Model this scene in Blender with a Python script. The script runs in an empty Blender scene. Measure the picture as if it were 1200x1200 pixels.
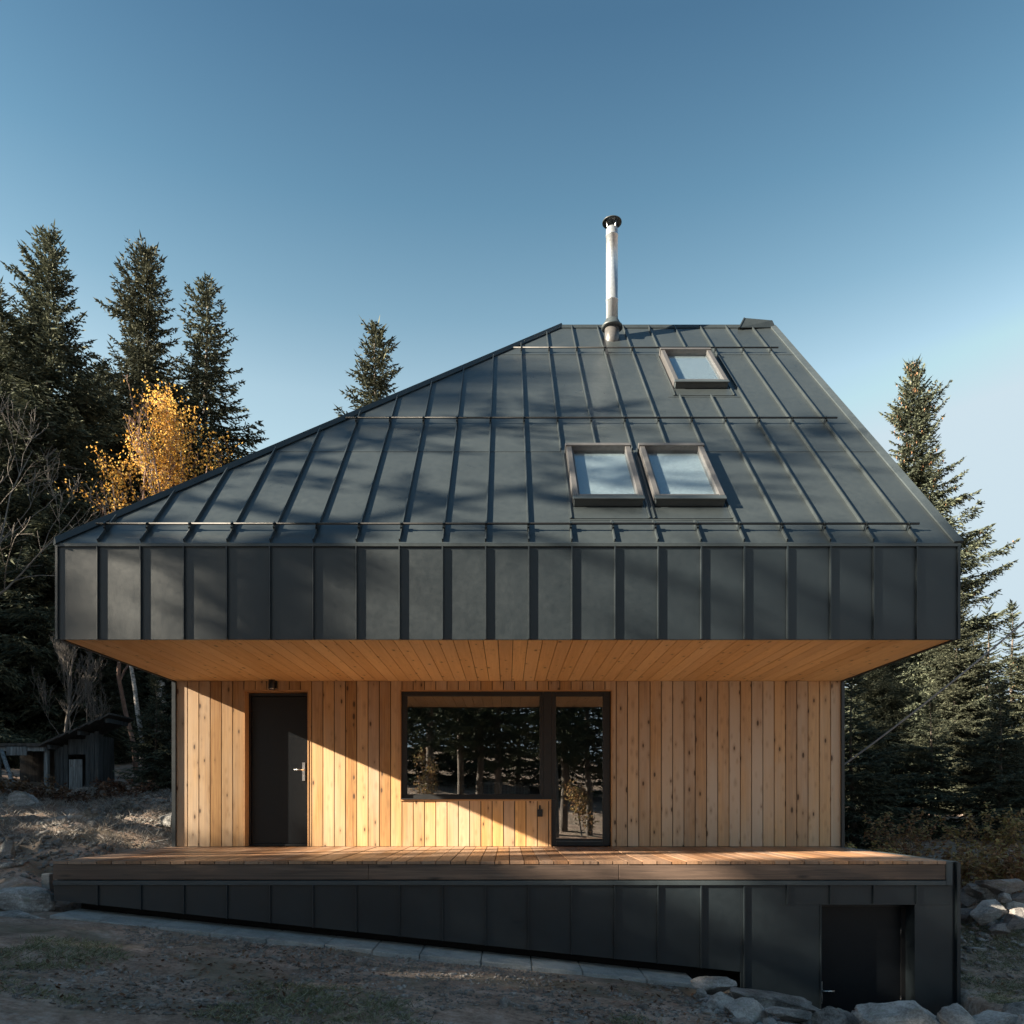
import bpy, bmesh, math, random
import numpy as np
from mathutils import Vector, Matrix, noise as mnoise

R = math.radians
sc = bpy.context.scene
COL = sc.collection
random.seed(7)

# ------------------------------------------------------------------ constants
CAMY, EYE, F = -8.0, 0.567, 932.0          # camera station, eye height, focal length in reference pixels
SUN_TRAVEL = Vector((2.30, 0.75, -1.0)).normalized()
ZE = 3.211                                  # eave height
ZR, YR = 8.651, 5.456                       # ridge
TAN = (ZR - ZE) / YR
TH = math.atan(TAN)
XL, XR = -4.53, 4.53                        # house sides


def at(px, py, d):
    """point seen at reference pixel (px, py), d metres in front of the camera"""
    return Vector(((px - 595) / F * d, CAMY + d, EYE + (943 - py) / F * d))


# ------------------------------------------------------------------ object helpers
def tag(o, label=None, cat=None, group=None, kind=None):
    if label: o['label'] = label
    if cat: o['category'] = cat
    if group: o['group'] = group
    if kind: o['kind'] = kind
    return o


def empty(name, loc=(0, 0, 0), rz=0.0, scale=1.0):
    o = bpy.data.objects.new(name, None)
    o.empty_display_size = 0.2
    COL.objects.link(o)
    o.location = loc
    o.rotation_euler = (0, 0, rz)
    o.scale = (scale,) * 3 if not hasattr(scale, '__len__') else scale
    return o


def link_mesh(name, me, parent=None):
    o = bpy.data.objects.new(name, me)
    COL.objects.link(o)
    if parent: o.parent = parent
    return o


class MB:
    """collects shapes and links them as ONE mesh object"""
    def __init__(s):
        s.v, s.f, s.smooth = [], [], []

    def add(s, vs, fs, smooth=False):
        b = len(s.v)
        s.v += [tuple(v) for v in vs]
        for f in fs:
            s.f.append(tuple(b + i for i in f))
            s.smooth.append(smooth)
        return s

    def hexa(s, p):
        return s.add(p, [(0, 3, 2, 1), (4, 5, 6, 7), (0, 1, 5, 4), (1, 2, 6, 5), (2, 3, 7, 6), (3, 0, 4, 7)])

    def box(s, x0, x1, y0, y1, z0, z1):
        return s.hexa([(x0, y0, z0), (x1, y0, z0), (x1, y1, z0), (x0, y1, z0),
                       (x0, y0, z1), (x1, y0, z1), (x1, y1, z1), (x0, y1, z1)])

    def prism(s, poly, off):
        """polygon (3D points) extruded along off"""
        n = len(poly)
        off = Vector(off)
        vs = [Vector(p) for p in poly] + [Vector(p) + off for p in poly]
        fs = [tuple(range(n)), tuple(range(2 * n - 1, n - 1, -1))]
        fs += [(i, i + n, (i + 1) % n + n, (i + 1) % n) for i in range(n)]
        return s.add(vs, fs)

    def tube(s, pts, rad, n=8, smooth=True, cap=True):
        pts = [Vector(p) for p in pts]
        if not hasattr(rad, '__len__'): rad = [rad] * len(pts)
        vs, fs = [], []
        ref = None
        for i, p in enumerate(pts):
            d = (pts[min(i + 1, len(pts) - 1)] - pts[max(i - 1, 0)])
            d = d.normalized() if d.length > 1e-9 else Vector((0, 0, 1))
            if ref is None:
                ref = d.orthogonal().normalized()
            a = (ref - d * ref.dot(d))
            a = a.normalized() if a.length > 1e-6 else d.orthogonal().normalized()
            ref = a
            b = d.cross(a)
            for k in range(n):
                t = 2 * math.pi * k / n
                vs.append(p + (a * math.cos(t) + b * math.sin(t)) * rad[i])
        for i in range(len(pts) - 1):
            for k in range(n):
                fs.append((i * n + k, i * n + (k + 1) % n, (i + 1) * n + (k + 1) % n, (i + 1) * n + k))
        if cap:
            fs.append(tuple(range(n - 1, -1, -1)))
            fs.append(tuple(range((len(pts) - 1) * n, len(pts) * n)))
        return s.add(vs, fs, smooth)

    def lathe(s, prof, cx, cy, n=24, smooth=True):
        """profile of (r, z) turned round a vertical axis"""
        vs, fs = [], []
        for r, z in prof:
            for k in range(n):
                t = 2 * math.pi * k / n
                vs.append((cx + r * math.cos(t), cy + r * math.sin(t), z))
        for i in range(len(prof) - 1):
            for k in range(n):
                fs.append((i * n + k, i * n + (k + 1) % n, (i + 1) * n + (k + 1) % n, (i + 1) * n + k))
        return s.add(vs, fs, smooth)

    def mesh(s, name, m):
        me = bpy.data.meshes.new(name)
        me.from_pydata(s.v, [], s.f)
        me.polygons.foreach_set('use_smooth', s.smooth)
        me.materials.append(m)
        me.update()
        return me

    def build(s, name, m, parent=None, bevel=0, label=None):
        o = link_mesh(name, s.mesh(name, m), parent)
        if bevel:
            b = o.modifiers.new('bevel', 'BEVEL')
            b.width, b.segments, b.limit_method = bevel, 2, 'ANGLE'
        if label: o['label'] = label
        return o


def np_mesh(name, V, Q, m, smooth=False):
    """mesh from numpy vertex array and quad/tri index array"""
    me = bpy.data.meshes.new(name)
    V = np.asarray(V, np.float32)
    Q = np.asarray(Q, np.int32)
    k = Q.shape[1]
    me.vertices.add(len(V))
    me.vertices.foreach_set('co', V.ravel())
    me.loops.add(Q.size)
    me.loops.foreach_set('vertex_index', Q.ravel())
    me.polygons.add(len(Q))
    me.polygons.foreach_set('loop_start', np.arange(0, Q.size, k, dtype=np.int32))
    me.polygons.foreach_set('loop_total', np.full(len(Q), k, np.int32))
    if smooth:
        me.polygons.foreach_set('use_smooth', np.ones(len(Q), bool))
    me.materials.append(m)
    me.update(calc_edges=True)
    return me


# ------------------------------------------------------------------ materials
class NT:
    def __init__(s, name):
        s.m = bpy.data.materials.new(name)
        s.m.use_nodes = True
        s.t = s.m.node_tree
        s.p = s.t.nodes['Principled BSDF']

    def n(s, typ, **kw):
        nd = s.t.nodes.new(typ)
        for k, v in kw.items(): setattr(nd, k, v)
        return nd

    def set(s, nd, **kw):
        for k, v in kw.items(): s.link(v, nd.inputs[k.replace('_', ' ')])
        return nd

    def link(s, a, b):
        if hasattr(a, 'is_linked') or hasattr(a, 'links'):
            s.t.links.new(a, b)
        else:
            b.default_value = a

    def math(s, op, a, b=0.0, c=0.0, clamp=False):
        nd = s.n('ShaderNodeMath', operation=op, use_clamp=clamp)
        s.link(a, nd.inputs[0]); s.link(b, nd.inputs[1]); s.link(c, nd.inputs[2])
        return nd.outputs[0]

    def coord(s, kind='Object'):
        return s.n('ShaderNodeTexCoord').outputs[kind]

    def scaled(s, vec, scale, loc=(0, 0, 0)):
        nd = s.n('ShaderNodeMapping')
        s.link(vec, nd.inputs['Vector'])
        nd.inputs['Scale'].default_value = scale
        nd.inputs['Location'].default_value = loc
        return nd.outputs[0]

    def noise(s, vec, scale, detail=4, rough=0.55, dist=0.0):
        nd = s.n('ShaderNodeTexNoise')
        s.link(vec, nd.inputs['Vector'])
        nd.inputs['Scale'].default_value = scale
        nd.inputs['Detail'].default_value = detail
        nd.inputs['Roughness'].default_value = rough
        nd.inputs['Distortion'].default_value = dist
        return nd.outputs['Fac']

    def ramp(s, fac, stops):
        nd = s.n('ShaderNodeValToRGB')
        s.link(fac, nd.inputs[0])
        e = nd.color_ramp.elements
        while len(e) < len(stops): e.new(0.5)
        for el, (p, c) in zip(e, stops):
            el.position = p
            el.color = (*c, 1) if len(c) == 3 else c
        return nd.outputs[0]

    def mix(s, fac, a, b, mode='MIX'):
        nd = s.n('ShaderNodeMix', data_type='RGBA', blend_type=mode)
        s.link(fac, nd.inputs[0])
        s.link((*a, 1) if isinstance(a, tuple) and len(a) == 3 else a, nd.inputs[6])
        s.link((*b, 1) if isinstance(b, tuple) and len(b) == 3 else b, nd.inputs[7])
        return nd.outputs[2]

    def bump(s, h, strength=0.3, dist=0.01):
        nd = s.n('ShaderNodeBump')
        s.link(h, nd.inputs['Height'])
        nd.inputs['Strength'].default_value = strength
        nd.inputs['Distance'].default_value = dist
        s.t.links.new(nd.outputs[0], s.p.inputs['Normal'])

    def base(s, c): s.link((*c, 1) if isinstance(c, tuple) and len(c) == 3 else c, s.p.inputs['Base Color'])
    def rough(s, r): s.link(r, s.p.inputs['Roughness'])


def rescale(T, x, a, b, lo, hi):
    nd = T.n('ShaderNodeMapRange')
    T.link(x, nd.inputs[0])
    for i, v in enumerate((a, b, lo, hi)): nd.inputs[i + 1].default_value = v
    return nd.outputs[0]


def metal_mat(name, c, rough=0.42, wave=0.25):
    T = NT(name)
    co = T.coord()
    n1 = T.noise(co, 1.3, 3)
    n2 = T.noise(co, 14, 5, 0.7)
    n3 = T.noise(co, 420, 2, 0.6)
    k = T.math('ADD', T.math('MULTIPLY', n1, 0.5), T.math('MULTIPLY', n2, 0.5))
    T.base(T.ramp(k, [(0.3, tuple(v * 0.8 for v in c)), (0.7, tuple(v * 1.2 for v in c))]))
    T.rough(rescale(T, T.math('ADD', n2, T.math('MULTIPLY', n1, 0.6)), 0.5, 1.1, rough - 0.07, rough + 0.09))
    T.p.inputs['Specular IOR Level'].default_value = 0.55
    T.bump(T.math('ADD', T.math('MULTIPLY', T.noise(co, 2.2, 2), wave * 5), T.math('MULTIPLY', n3, 0.12)), 0.25, 0.01)
    return T.m


def plain(name, c, rough=0.5, metallic=0.0, bumpy=0.0):
    T = NT(name)
    co = T.coord()
    n = T.noise(co, 25, 4, 0.6)
    T.base(T.ramp(n, [(0.3, tuple(v * 0.85 for v in c)), (0.7, tuple(min(1, v * 1.12) for v in c))]))
    T.rough(rescale(T, n, 0.3, 0.7, max(0.02, rough - 0.06), rough + 0.06))
    T.p.inputs['Metallic'].default_value = metallic
    if bumpy: T.bump(T.noise(co, 60, 4), bumpy, 0.01)
    return T.m


def wood_mat(name, dark, light, grey, pitch, x0, along='Z', greyness=(0.0, 0.4), knots=0.5, rough=(0.55, 0.75), spread=1.0, grey_span=None):
    """boards of a given pitch; a tone per board, grain, knots and weathering"""
    T = NT(name)
    co = T.coord()
    sep = T.n('ShaderNodeSeparateXYZ')
    T.link(co, sep.inputs[0])
    X = sep.outputs[0]
    L = sep.outputs[2 if along == 'Z' else 1]
    bi = T.math('FLOOR', T.math('DIVIDE', T.math('SUBTRACT', X, x0), pitch))
    wn = T.n('ShaderNodeTexWhiteNoise', noise_dimensions='1D')
    T.link(T.math('ADD', bi, 0.37), wn.inputs['W'])
    rnd = wn.outputs['Value']
    wn2 = T.n('ShaderNodeTexWhiteNoise', noise_dimensions='1D')
    T.link(T.math('ADD', bi, 71.3), wn2.inputs['W'])
    rnd2 = wn2.outputs['Value']
    off = T.math('MULTIPLY', rnd, 37.0)
    cv = T.n('ShaderNodeCombineXYZ')
    T.link(X, cv.inputs[0]); T.link(off, cv.inputs[1]); T.link(T.math('ADD', L, off), cv.inputs[2])
    # grain
    g1 = T.noise(T.scaled(cv.outputs[0], (30, 1, 0.9)), 1.0, 5, 0.6, 1.2)
    g2 = T.noise(T.scaled(cv.outputs[0], (190, 1, 2.5)), 1.0, 3, 0.6, 0.3)
    k = T.math('ADD', T.math('MULTIPLY', g1, 0.72), T.math('MULTIPLY', g2, 0.24))
    k = T.math('ADD', k, T.math('MULTIPLY', T.math('SUBTRACT', rnd2, 0.5), 0.34 * spread))
    colr = T.ramp(k, [(0.2, dark), (0.72, light)])
    # weathering to grey
    w = T.noise(T.scaled(cv.outputs[0], (2.5, 1, 0.55), (3, 0, 5)), 1.0, 4, 0.6)
    w = T.math('ADD', w, T.math('MULTIPLY', T.math('SUBTRACT', rnd, 0.5), 0.35))
    gf = rescale(T, w, 0.35, 0.75, *greyness)
    if grey_span: gf = T.math('ADD', gf, T.math('MULTIPLY', rescale(T, X, grey_span[0], grey_span[1], 0.0, 0.5), rescale(T, w, 0.2, 0.6, 0.6, 1.0)), clamp=True)  # extra grey mixed in towards the right end of the boards
    colr = T.mix(gf, colr, grey)
    # knots: elongated dark eyes with a soft ring
    vo = T.n('ShaderNodeTexVoronoi', feature='F1')
    kn = T.scaled(cv.outputs[0], (13.0, 1, 5.0))
    T.link(kn, vo.inputs['Vector'])
    vo.inputs['Scale'].default_value = 1.0
    vo.inputs['Randomness'].default_value = 1.0
    sepc = T.n('ShaderNodeSeparateColor')
    T.link(vo.outputs['Color'], sepc.inputs[0])
    size = rescale(T, sepc.outputs[0], 0.40, 1.0, 0.0, 0.20)
    kd = T.math('SUBTRACT', vo.outputs['Distance'], T.math('ADD', size, T.math('MULTIPLY', g2, 0.05)))
    eye = rescale(T, kd, -0.05, 0.03, 1.0, 0.0)
    eye = T.math('MULTIPLY', eye, knots)
    ring = rescale(T, kd, 0.0, 0.28, 0.35 * knots, 0.0)
    colr = T.mix(ring, colr, tuple(v * 0.55 for v in dark))
    colr = T.mix(eye, colr, (0.045, 0.022, 0.012))
    T.base(colr)
    T.rough(rescale(T, g2, 0.3, 0.7, *rough))
    T.bump(T.math('ADD', T.math('MULTIPLY', g2, 0.7), T.math('MULTIPLY', g1, 0.5)), 0.35, 0.004)
    return T.m


def leaf_mat(name, stops, trans=0.25, rough=0.55, big=None):
    """foliage: a tone per leaf or needle spray, some light passing through"""
    T = NT(name)
    geo = T.n('ShaderNodeNewGeometry')
    r = geo.outputs['Random Per Island']
    co = T.coord()
    n = T.noise(co, 0.9, 3)
    k = T.math('ADD', T.math('MULTIPLY', r, 0.6), T.math('MULTIPLY', n, 0.4))
    oi = T.n('ShaderNodeObjectInfo')
    c = T.ramp(k, stops)
    hs = T.n('ShaderNodeHueSaturation')
    T.link(c, hs.inputs['Color'])
    T.link(rescale(T, oi.outputs['Random'], 0, 1, 0.485, 0.515), hs.inputs['Hue'])
    T.link(rescale(T, oi.outputs['Random'], 0, 1, 0.8, 1.15), hs.inputs['Value'])
    T.base(hs.outputs[0])
    T.rough(max(rough, 0.7))
    T.p.inputs['Specular IOR Level'].default_value = 0.12
    if trans:
        tr = T.n('ShaderNodeBsdfTranslucent')
        T.link(hs.outputs[0], tr.inputs[0])
        mx = T.n('ShaderNodeMixShader')
        mx.inputs[0].default_value = trans
        T.t.links.new(T.p.outputs[0], mx.inputs[1])
        T.t.links.new(tr.outputs[0], mx.inputs[2])
        T.t.links.new(mx.outputs[0], T.t.nodes['Material Output'].inputs[0])
    return T.m


def bark_mat(name, a, b, scale=(14, 14, 3)):
    T = NT(name)
    n = T.noise(T.scaled(T.coord(), scale), 1.0, 5, 0.65, 0.5)
    T.base(T.ramp(n, [(0.35, a), (0.65, b)]))
    T.rough(0.9)
    T.bump(n, 0.6, 0.02)
    return T.m


def stone_mat(name, dark, mid, pale):
    T = NT(name)
    co = T.coord()
    oi = T.n('ShaderNodeObjectInfo')
    v = T.n('ShaderNodeVectorMath', operation='ADD')
    T.link(co, v.inputs[0])
    sh = T.n('ShaderNodeCombineXYZ')
    T.link(T.math('MULTIPLY', oi.outputs['Random'], 40), sh.inputs[0])
    T.link(sh.outputs[0], v.inputs[1])
    co = v.outputs[0]
    n1 = T.noise(co, 3.2, 6, 0.68, 0.4)
    n2 = T.noise(T.scaled(co, (1.5, 1.5, 7)), 3.0, 5, 0.7, 0.8)
    n3 = T.noise(co, 55, 4, 0.75)
    k = T.math('ADD', T.math('ADD', T.math('MULTIPLY', n1, 0.5), T.math('MULTIPLY', n2, 0.3)), T.math('MULTIPLY', n3, 0.3))
    k = T.math('ADD', k, T.math('MULTIPLY', T.math('SUBTRACT', oi.outputs['Random'], 0.5), 0.12))
    c = T.ramp(k, [(0.40, dark), (0.53, mid), (0.66, pale)])
    # lichen
    li = rescale(T, T.noise(co, 9, 5, 0.7), 0.58, 0.66, 0, 0.5)
    c = T.mix(li, c, (0.22, 0.24, 0.2))
    T.base(c)
    T.rough(0.88)
    T.bump(T.math('ADD', T.math('MULTIPLY', n2, 0.8), n3), 0.7, 0.02)
    return T.m


def glass_mat(name, refl, tint=(0.85, 0.9, 0.92)):
    T = NT(name)
    nt = T.t
    tr = T.n('ShaderNodeBsdfTransparent'); tr.inputs[0].default_value = (*tint, 1)
    gl = T.n('ShaderNodeBsdfGlossy'); gl.inputs['Roughness'].default_value = 0.0
    gl.inputs['Color'].default_value = (0.95, 0.97, 1, 1)
    # slight waviness of float glass
    bp = T.n('ShaderNodeBump')
    T.link(T.noise(T.coord(), 0.9, 1), bp.inputs['Height'])
    bp.inputs['Strength'].default_value = 0.06
    bp.inputs['Distance'].default_value = 0.02
    nt.links.new(bp.outputs[0], gl.inputs['Normal'])
    lw = T.n('ShaderNodeLayerWeight'); lw.inputs[0].default_value = 0.5
    f = T.math('ADD', T.math('MULTIPLY', T.math('POWER', lw.outputs['Facing'], 4.0), 0.9), refl, clamp=True)
    mx = T.n('ShaderNodeMixShader')
    T.link(f, mx.inputs[0])
    nt.links.new(tr.outputs[0], mx.inputs[1]); nt.links.new(gl.outputs[0], mx.inputs[2])
    nt.links.new(mx.outputs[0], nt.nodes['Material Output'].inputs[0])
    return T.m


M = {}
M['roof'] = metal_mat('roof_sheet', (0.029, 0.0365, 0.0405), 0.33, 0.5)
M['clad'] = metal_mat('wall_sheet', (0.0105, 0.0165, 0.0215), 0.43, 0.5)
M['trim'] = metal_mat('trim_sheet', (0.036, 0.047, 0.054), 0.45, 0.1)
M['dark'] = plain('dark_void', (0.008, 0.008, 0.009), 0.9)
M['door'] = plain('anthracite_door', (0.0065, 0.0085, 0.0115), 0.38)
M['door'].node_tree.nodes['Principled BSDF'].inputs['Specular IOR Level'].default_value = 0.25
M['frame'] = plain('black_frame', (0.009, 0.010, 0.012), 0.5)
M['steel'] = plain('brushed_steel', (0.62, 0.63, 0.64), 0.3, 1.0)
M['flue'] = plain('flue_steel', (0.42, 0.46, 0.50), 0.36, 0.65)
M['alu'] = plain('grey_aluminium', (0.085, 0.085, 0.088), 0.4, 0.2)
M['blind'] = plain('pale_blind', (0.36, 0.385, 0.41), 0.8)
M['plaster'] = plain('plaster', (0.30, 0.29, 0.28), 0.9)
PITCH = 0.1525
WX0 = -4.475
M['larch'] = wood_mat('larch_wall', (0.235, 0.115, 0.040), (0.60, 0.355, 0.140), (0.50, 0.42, 0.335), PITCH, WX0, 'Z', (0.0, 0.55), 0.9, spread=1.0, grey_span=(0.6, 3.0))
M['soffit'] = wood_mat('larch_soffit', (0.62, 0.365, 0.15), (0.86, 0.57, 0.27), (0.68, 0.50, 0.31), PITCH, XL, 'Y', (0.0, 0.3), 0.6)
M['deck'] = wood_mat('deck_boards', (0.13, 0.067, 0.038), (0.38, 0.205, 0.105), (0.30, 0.23, 0.185), 0.148, -4.57, 'Y', (0.0, 0.6), 0.5, (0.38, 0.55))
M['trimwood'] = plain('larch_trim', (0.42, 0.23, 0.10), 0.6)


def beam_mat():
    T = NT('weathered_beam')
    co = T.coord()
    g = T.noise(T.scaled(co, (1.2, 30, 40)), 1.0, 5, 0.65, 1.0)
    b = T.noise(T.scaled(co, (0.5, 3, 3)), 1.0, 4, 0.6)
    c = T.ramp(T.math('ADD', T.math('MULTIPLY', g, 0.55), T.math('MULTIPLY', b, 0.45)),
               [(0.32, (0.040, 0.028, 0.023)), (0.55, (0.115, 0.076, 0.057)), (0.72, (0.20, 0.140, 0.108))])
    vo = T.n('ShaderNodeTexVoronoi')
    T.link(T.scaled(co, (2.1, 1, 9)), vo.inputs['Vector']); vo.inputs['Scale'].default_value = 1.0
    eye = rescale(T, T.math('ADD', vo.outputs['Distance'], T.math('MULTIPLY', g, 0.1)), 0.1, 0.24, 0.85, 0)
    T.base(T.mix(eye, c, (0.02, 0.014, 0.012)))
    T.rough(0.7)
    T.bump(g, 0.5, 0.006)
    return T.m


M['beam'] = beam_mat()
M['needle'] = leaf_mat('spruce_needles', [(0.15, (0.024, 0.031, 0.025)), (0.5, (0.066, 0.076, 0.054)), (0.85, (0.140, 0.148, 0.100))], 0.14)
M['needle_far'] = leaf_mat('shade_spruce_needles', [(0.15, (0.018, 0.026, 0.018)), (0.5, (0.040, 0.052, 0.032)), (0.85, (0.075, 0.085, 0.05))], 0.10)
M['cone'] = plain('spruce_cones', (0.24, 0.12, 0.055), 0.7)
M['bark'] = bark_mat('spruce_bark', (0.05, 0.04, 0.034), (0.17, 0.145, 0.125))
M['birchbark'] = bark_mat('birch_bark', (0.10, 0.09, 0.085), (0.55, 0.52, 0.50), (10, 10, 22))
M['twig'] = bark_mat('grey_twigs', (0.10, 0.088, 0.08), (0.21, 0.188, 0.172), (20, 20, 4))
M['redtwig'] = bark_mat('red_brown_twigs', (0.13, 0.08, 0.065), (0.25, 0.165, 0.135), (20, 20, 4))
M['yellow'] = leaf_mat('yellow_leaves', [(0.12, (0.20, 0.13, 0.04)), (0.28, (0.50, 0.26, 0.05)), (0.5, (0.74, 0.44, 0.09)), (0.68, (0.80, 0.54, 0.16)), (0.88, (0.60, 0.52, 0.16))], 0.4)
M['rust'] = leaf_mat('rusty_leaves', [(0.15, (0.16, 0.09, 0.055)), (0.4, (0.36, 0.20, 0.10)), (0.6, (0.32, 0.27, 0.11)), (0.85, (0.62, 0.36, 0.20))], 0.3)
M['deadleaf'] = leaf_mat('dead_leaves', [(0.15, (0.05, 0.03, 0.022)), (0.5, (0.12, 0.07, 0.045)), (0.85, (0.22, 0.15, 0.10))], 0.1)
M['grass'] = leaf_mat('short_grass', [(0.15, (0.075, 0.08, 0.05)), (0.5, (0.16, 0.17, 0.10)), (0.85, (0.36, 0.36, 0.27))], 0.2)
M['stone'] = stone_mat('granite', (0.055, 0.053, 0.051), (0.21, 0.205, 0.20), (0.44, 0.435, 0.43))
M['darkstone'] = stone_mat('dark_granite', (0.06, 0.055, 0.055), (0.15, 0.14, 0.14), (0.28, 0.27, 0.27))
M['pebble'] = stone_mat('pebbles', (0.06, 0.054, 0.05), (0.20, 0.18, 0.168), (0.50, 0.48, 0.465))
M['concrete'] = stone_mat('old_concrete', (0.11, 0.115, 0.115), (0.21, 0.22, 0.222), (0.32, 0.33, 0.332))
M['oldwood'] = bark_mat('grey_planks', (0.06, 0.065, 0.07), (0.25, 0.27, 0.285), (22, 22, 1.6))
M['shedwood'] = bark_mat('dark_weathered_planks', (0.018, 0.020, 0.022), (0.07, 0.078, 0.085), (22, 22, 1.6))
M['darkwood'] = bark_mat('dark_planks', (0.03, 0.028, 0.026), (0.09, 0.08, 0.075), (18, 18, 2))
M['cable'] = plain('cable', (0.30, 0.30, 0.31), 0.5)
M['glass'] = glass_mat('window_glass', 0.19)
M['roofglass'] = glass_mat('roof_window_glass', 0.10)

# ------------------------------------------------------------------ ground
def smooth(a, b, x):
    t = np.clip((x - a) / (b - a), 0, 1)
    return t * t * (3 - 2 * t)


def vnoise(x, y, s, seed=0):
    """smooth value noise, vectorised"""
    x = np.asarray(x, float) * s + seed * 17.3
    y = np.asarray(y, float) * s + seed * 9.1
    xi, yi = np.floor(x), np.floor(y)
    xf, yf = x - xi, y - yi
    def h(a, b):
        v = np.sin(a * 127.1 + b * 311.7 + seed * 3.7) * 43758.5453
        return v - np.floor(v)
    u, v = xf * xf * (3 - 2 * xf), yf * yf * (3 - 2 * yf)
    return ((h(xi, yi) * (1 - u) + h(xi + 1, yi) * u) * (1 - v) + (h(xi, yi + 1) * (1 - u) + h(xi + 1, yi + 1) * u) * v) - 0.5


def ground_z(x, y, detail=True):
    x = np.asarray(x, float); y = np.asarray(y, float)
    z = -1.0 - 0.106 * np.clip(x, -6, 2.2) - 0.05 * np.clip(x - 2.2, 0, 6)
    z = z + 0.11 * np.clip(y, 0, 60)
    z = z + 0.05 * np.clip(-6 - x, 0, 40) * smooth(-2, 5, y) + 0.04 * np.clip(x - 9, 0, 40) * smooth(2, 12, y)
    z = z + 0.16 * np.clip(-24 - y, 0, 45) * smooth(14, 8, x)
    if detail:
        left = smooth(-4.6, -5.4, x) * smooth(-1.2, 0.6, y)
        right = smooth(5.2, 6.2, x) * smooth(1, 3, y)
        z = z + 0.06 * vnoise(x, y, 0.6, 1) + 0.035 * vnoise(x, y, 2.1, 2) + 0.018 * vnoise(x, y, 6, 3)
        z = z + left * (0.30 * vnoise(x, y, 0.45, 4) + 0.22 * vnoise(x, y, 1.5, 5) + 0.16 * vnoise(x, y, 3.9, 6) + 0.08 * vnoise(x, y, 9.0, 8))
        z = z + right * (0.25 * vnoise(x, y, 0.6, 7))
        # trench for the footings and the pit in front of the cellar door
        fx = smooth(-4.62, -4.40, x) * smooth(4.62, 4.40, x) * smooth(0.02, 0.25, y) * smooth(11.2, 10.9, y)
        z = z * (1 - fx) + fx * np.minimum(z, -2.7)
        pit = smooth(2.25, 2.55, x) * smooth(4.62, 4.42, x) * smooth(-1.0, -0.7, y) * smooth(0.4, 0.2, y)
        z = z * (1 - pit) + pit * -2.46
    return z


def gz(x, y): return float(ground_z(np.array([x]), np.array([y]))[0])


def ground_mat():
    T = NT('forest_ground')
    co = T.coord()
    big = T.noise(co, 0.55, 5, 0.6, 0.6)
    med = T.noise(co, 2.3, 6, 0.68, 0.8)
    fine = T.noise(co, 24, 6, 0.75)
    speck = T.noise(co, 110, 3, 0.7)
    k = T.math('ADD', T.math('MULTIPLY', med, 0.55), T.math('MULTIPLY', fine, 0.45))
    soil = T.ramp(k, [(0.36, (0.125, 0.090, 0.072)), (0.5, (0.33, 0.245, 0.198)), (0.64, (0.53, 0.43, 0.375))])
    # gravel and frost-pale patches
    pale = T.math('MULTIPLY', rescale(T, T.noise(T.scaled(co, (0.5, 1.4, 1)), 1.5, 6, 0.7, 0.7), 0.54, 0.68, 0, 1), rescale(T, fine, 0.42, 0.62, 0, 1))
    c = T.mix(T.math('MULTIPLY', pale, 0.8), soil, (0.44, 0.43, 0.425))
    # moss
    moss = T.math('MULTIPLY', rescale(T, T.noise(T.scaled(co, (0.6, 1, 1), (4, 3, 0)), 1.3, 6, 0.66, 0.5), 0.48, 0.6, 0, 1), rescale(T, fine, 0.35, 0.6, 0.2, 1))
    c = T.mix(T.math('MULTIPLY', moss, 0.75), c, (0.115, 0.120, 0.082))
    c = T.mix(rescale(T, big, 0.52, 0.66, 0, 0.5), c, (0.085, 0.066, 0.056))
    # scattered light flecks
    c = T.mix(rescale(T, speck, 0.66, 0.74, 0, 0.8), c, (0.45, 0.43, 0.42))
    T.base(c)
    T.rough(0.95)
    T.p.inputs['Specular IOR Level'].default_value = 0.2
    T.bump(T.math('ADD', T.math('MULTIPLY', fine, 1.0), T.math('MULTIPLY', speck, 0.35)), 0.9, 0.03)
    return T.m


M['ground'] = ground_mat()


def axis(lo, hi, step, far, grow=1.18):
    a = list(np.arange(lo, hi + 1e-6, step))
    s, x = step, hi
    while x < far:
        s *= grow; x += s; a.append(x)
    s, x = step, lo
    while x > -far:
        s *= grow; x -= s; a.insert(0, x)
    return np.array(a)


gx = axis(-11, 9, 0.075, 500)
gy = axis(-3.6, 7, 0.075, 500)
GX, GY = np.meshgrid(gx, gy)
GZ = ground_z(GX, GY)
nx, ny = len(gx), len(gy)
idx = np.arange(nx * ny).reshape(ny, nx)
Q = np.stack([idx[:-1, :-1], idx[:-1, 1:], idx[1:, 1:], idx[1:, :-1]], -1).reshape(-1, 4)
ground = link_mesh('ground', np_mesh('ground', np.stack([GX, GY, GZ], -1).reshape(-1, 3), Q, M['ground'], True))
tag(ground, 'bare brown earth yard sloping down to the right with mossy patches', kind='structure')

# paved strip along the sloping foot of the house
mb = MB()
xs = [-4.42]
rs = random.Random(3)
while xs[-1] < 1.80:
    xs.append(min(1.84, xs[-1] + rs.uniform(0.45, 0.62)))
for a, b in zip(xs[:-1], xs[1:]):
    za, zb = -1.0 - 0.106 * a + 0.030, -1.0 - 0.106 * b + 0.030
    j = rs.uniform(-0.008, 0.008)
    y0 = -0.34 + rs.uniform(-0.02, 0.02)
    mb.hexa([(a + 0.004, y0, za - 0.14 + j), (b - 0.004, y0, zb - 0.14 + j), (b - 0.004, 0.2, zb - 0.14), (a + 0.004, 0.2, za - 0.14),
             (a + 0.004, y0, za + j), (b - 0.004, y0, zb + j), (b - 0.004, 0.2, zb), (a + 0.004, 0.2, za)])
tag(mb.build('pavement', M['concrete'], None, 0.008), 'narrow strip of pale concrete slabs along the foot of the dark base', kind='structure')

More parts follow.
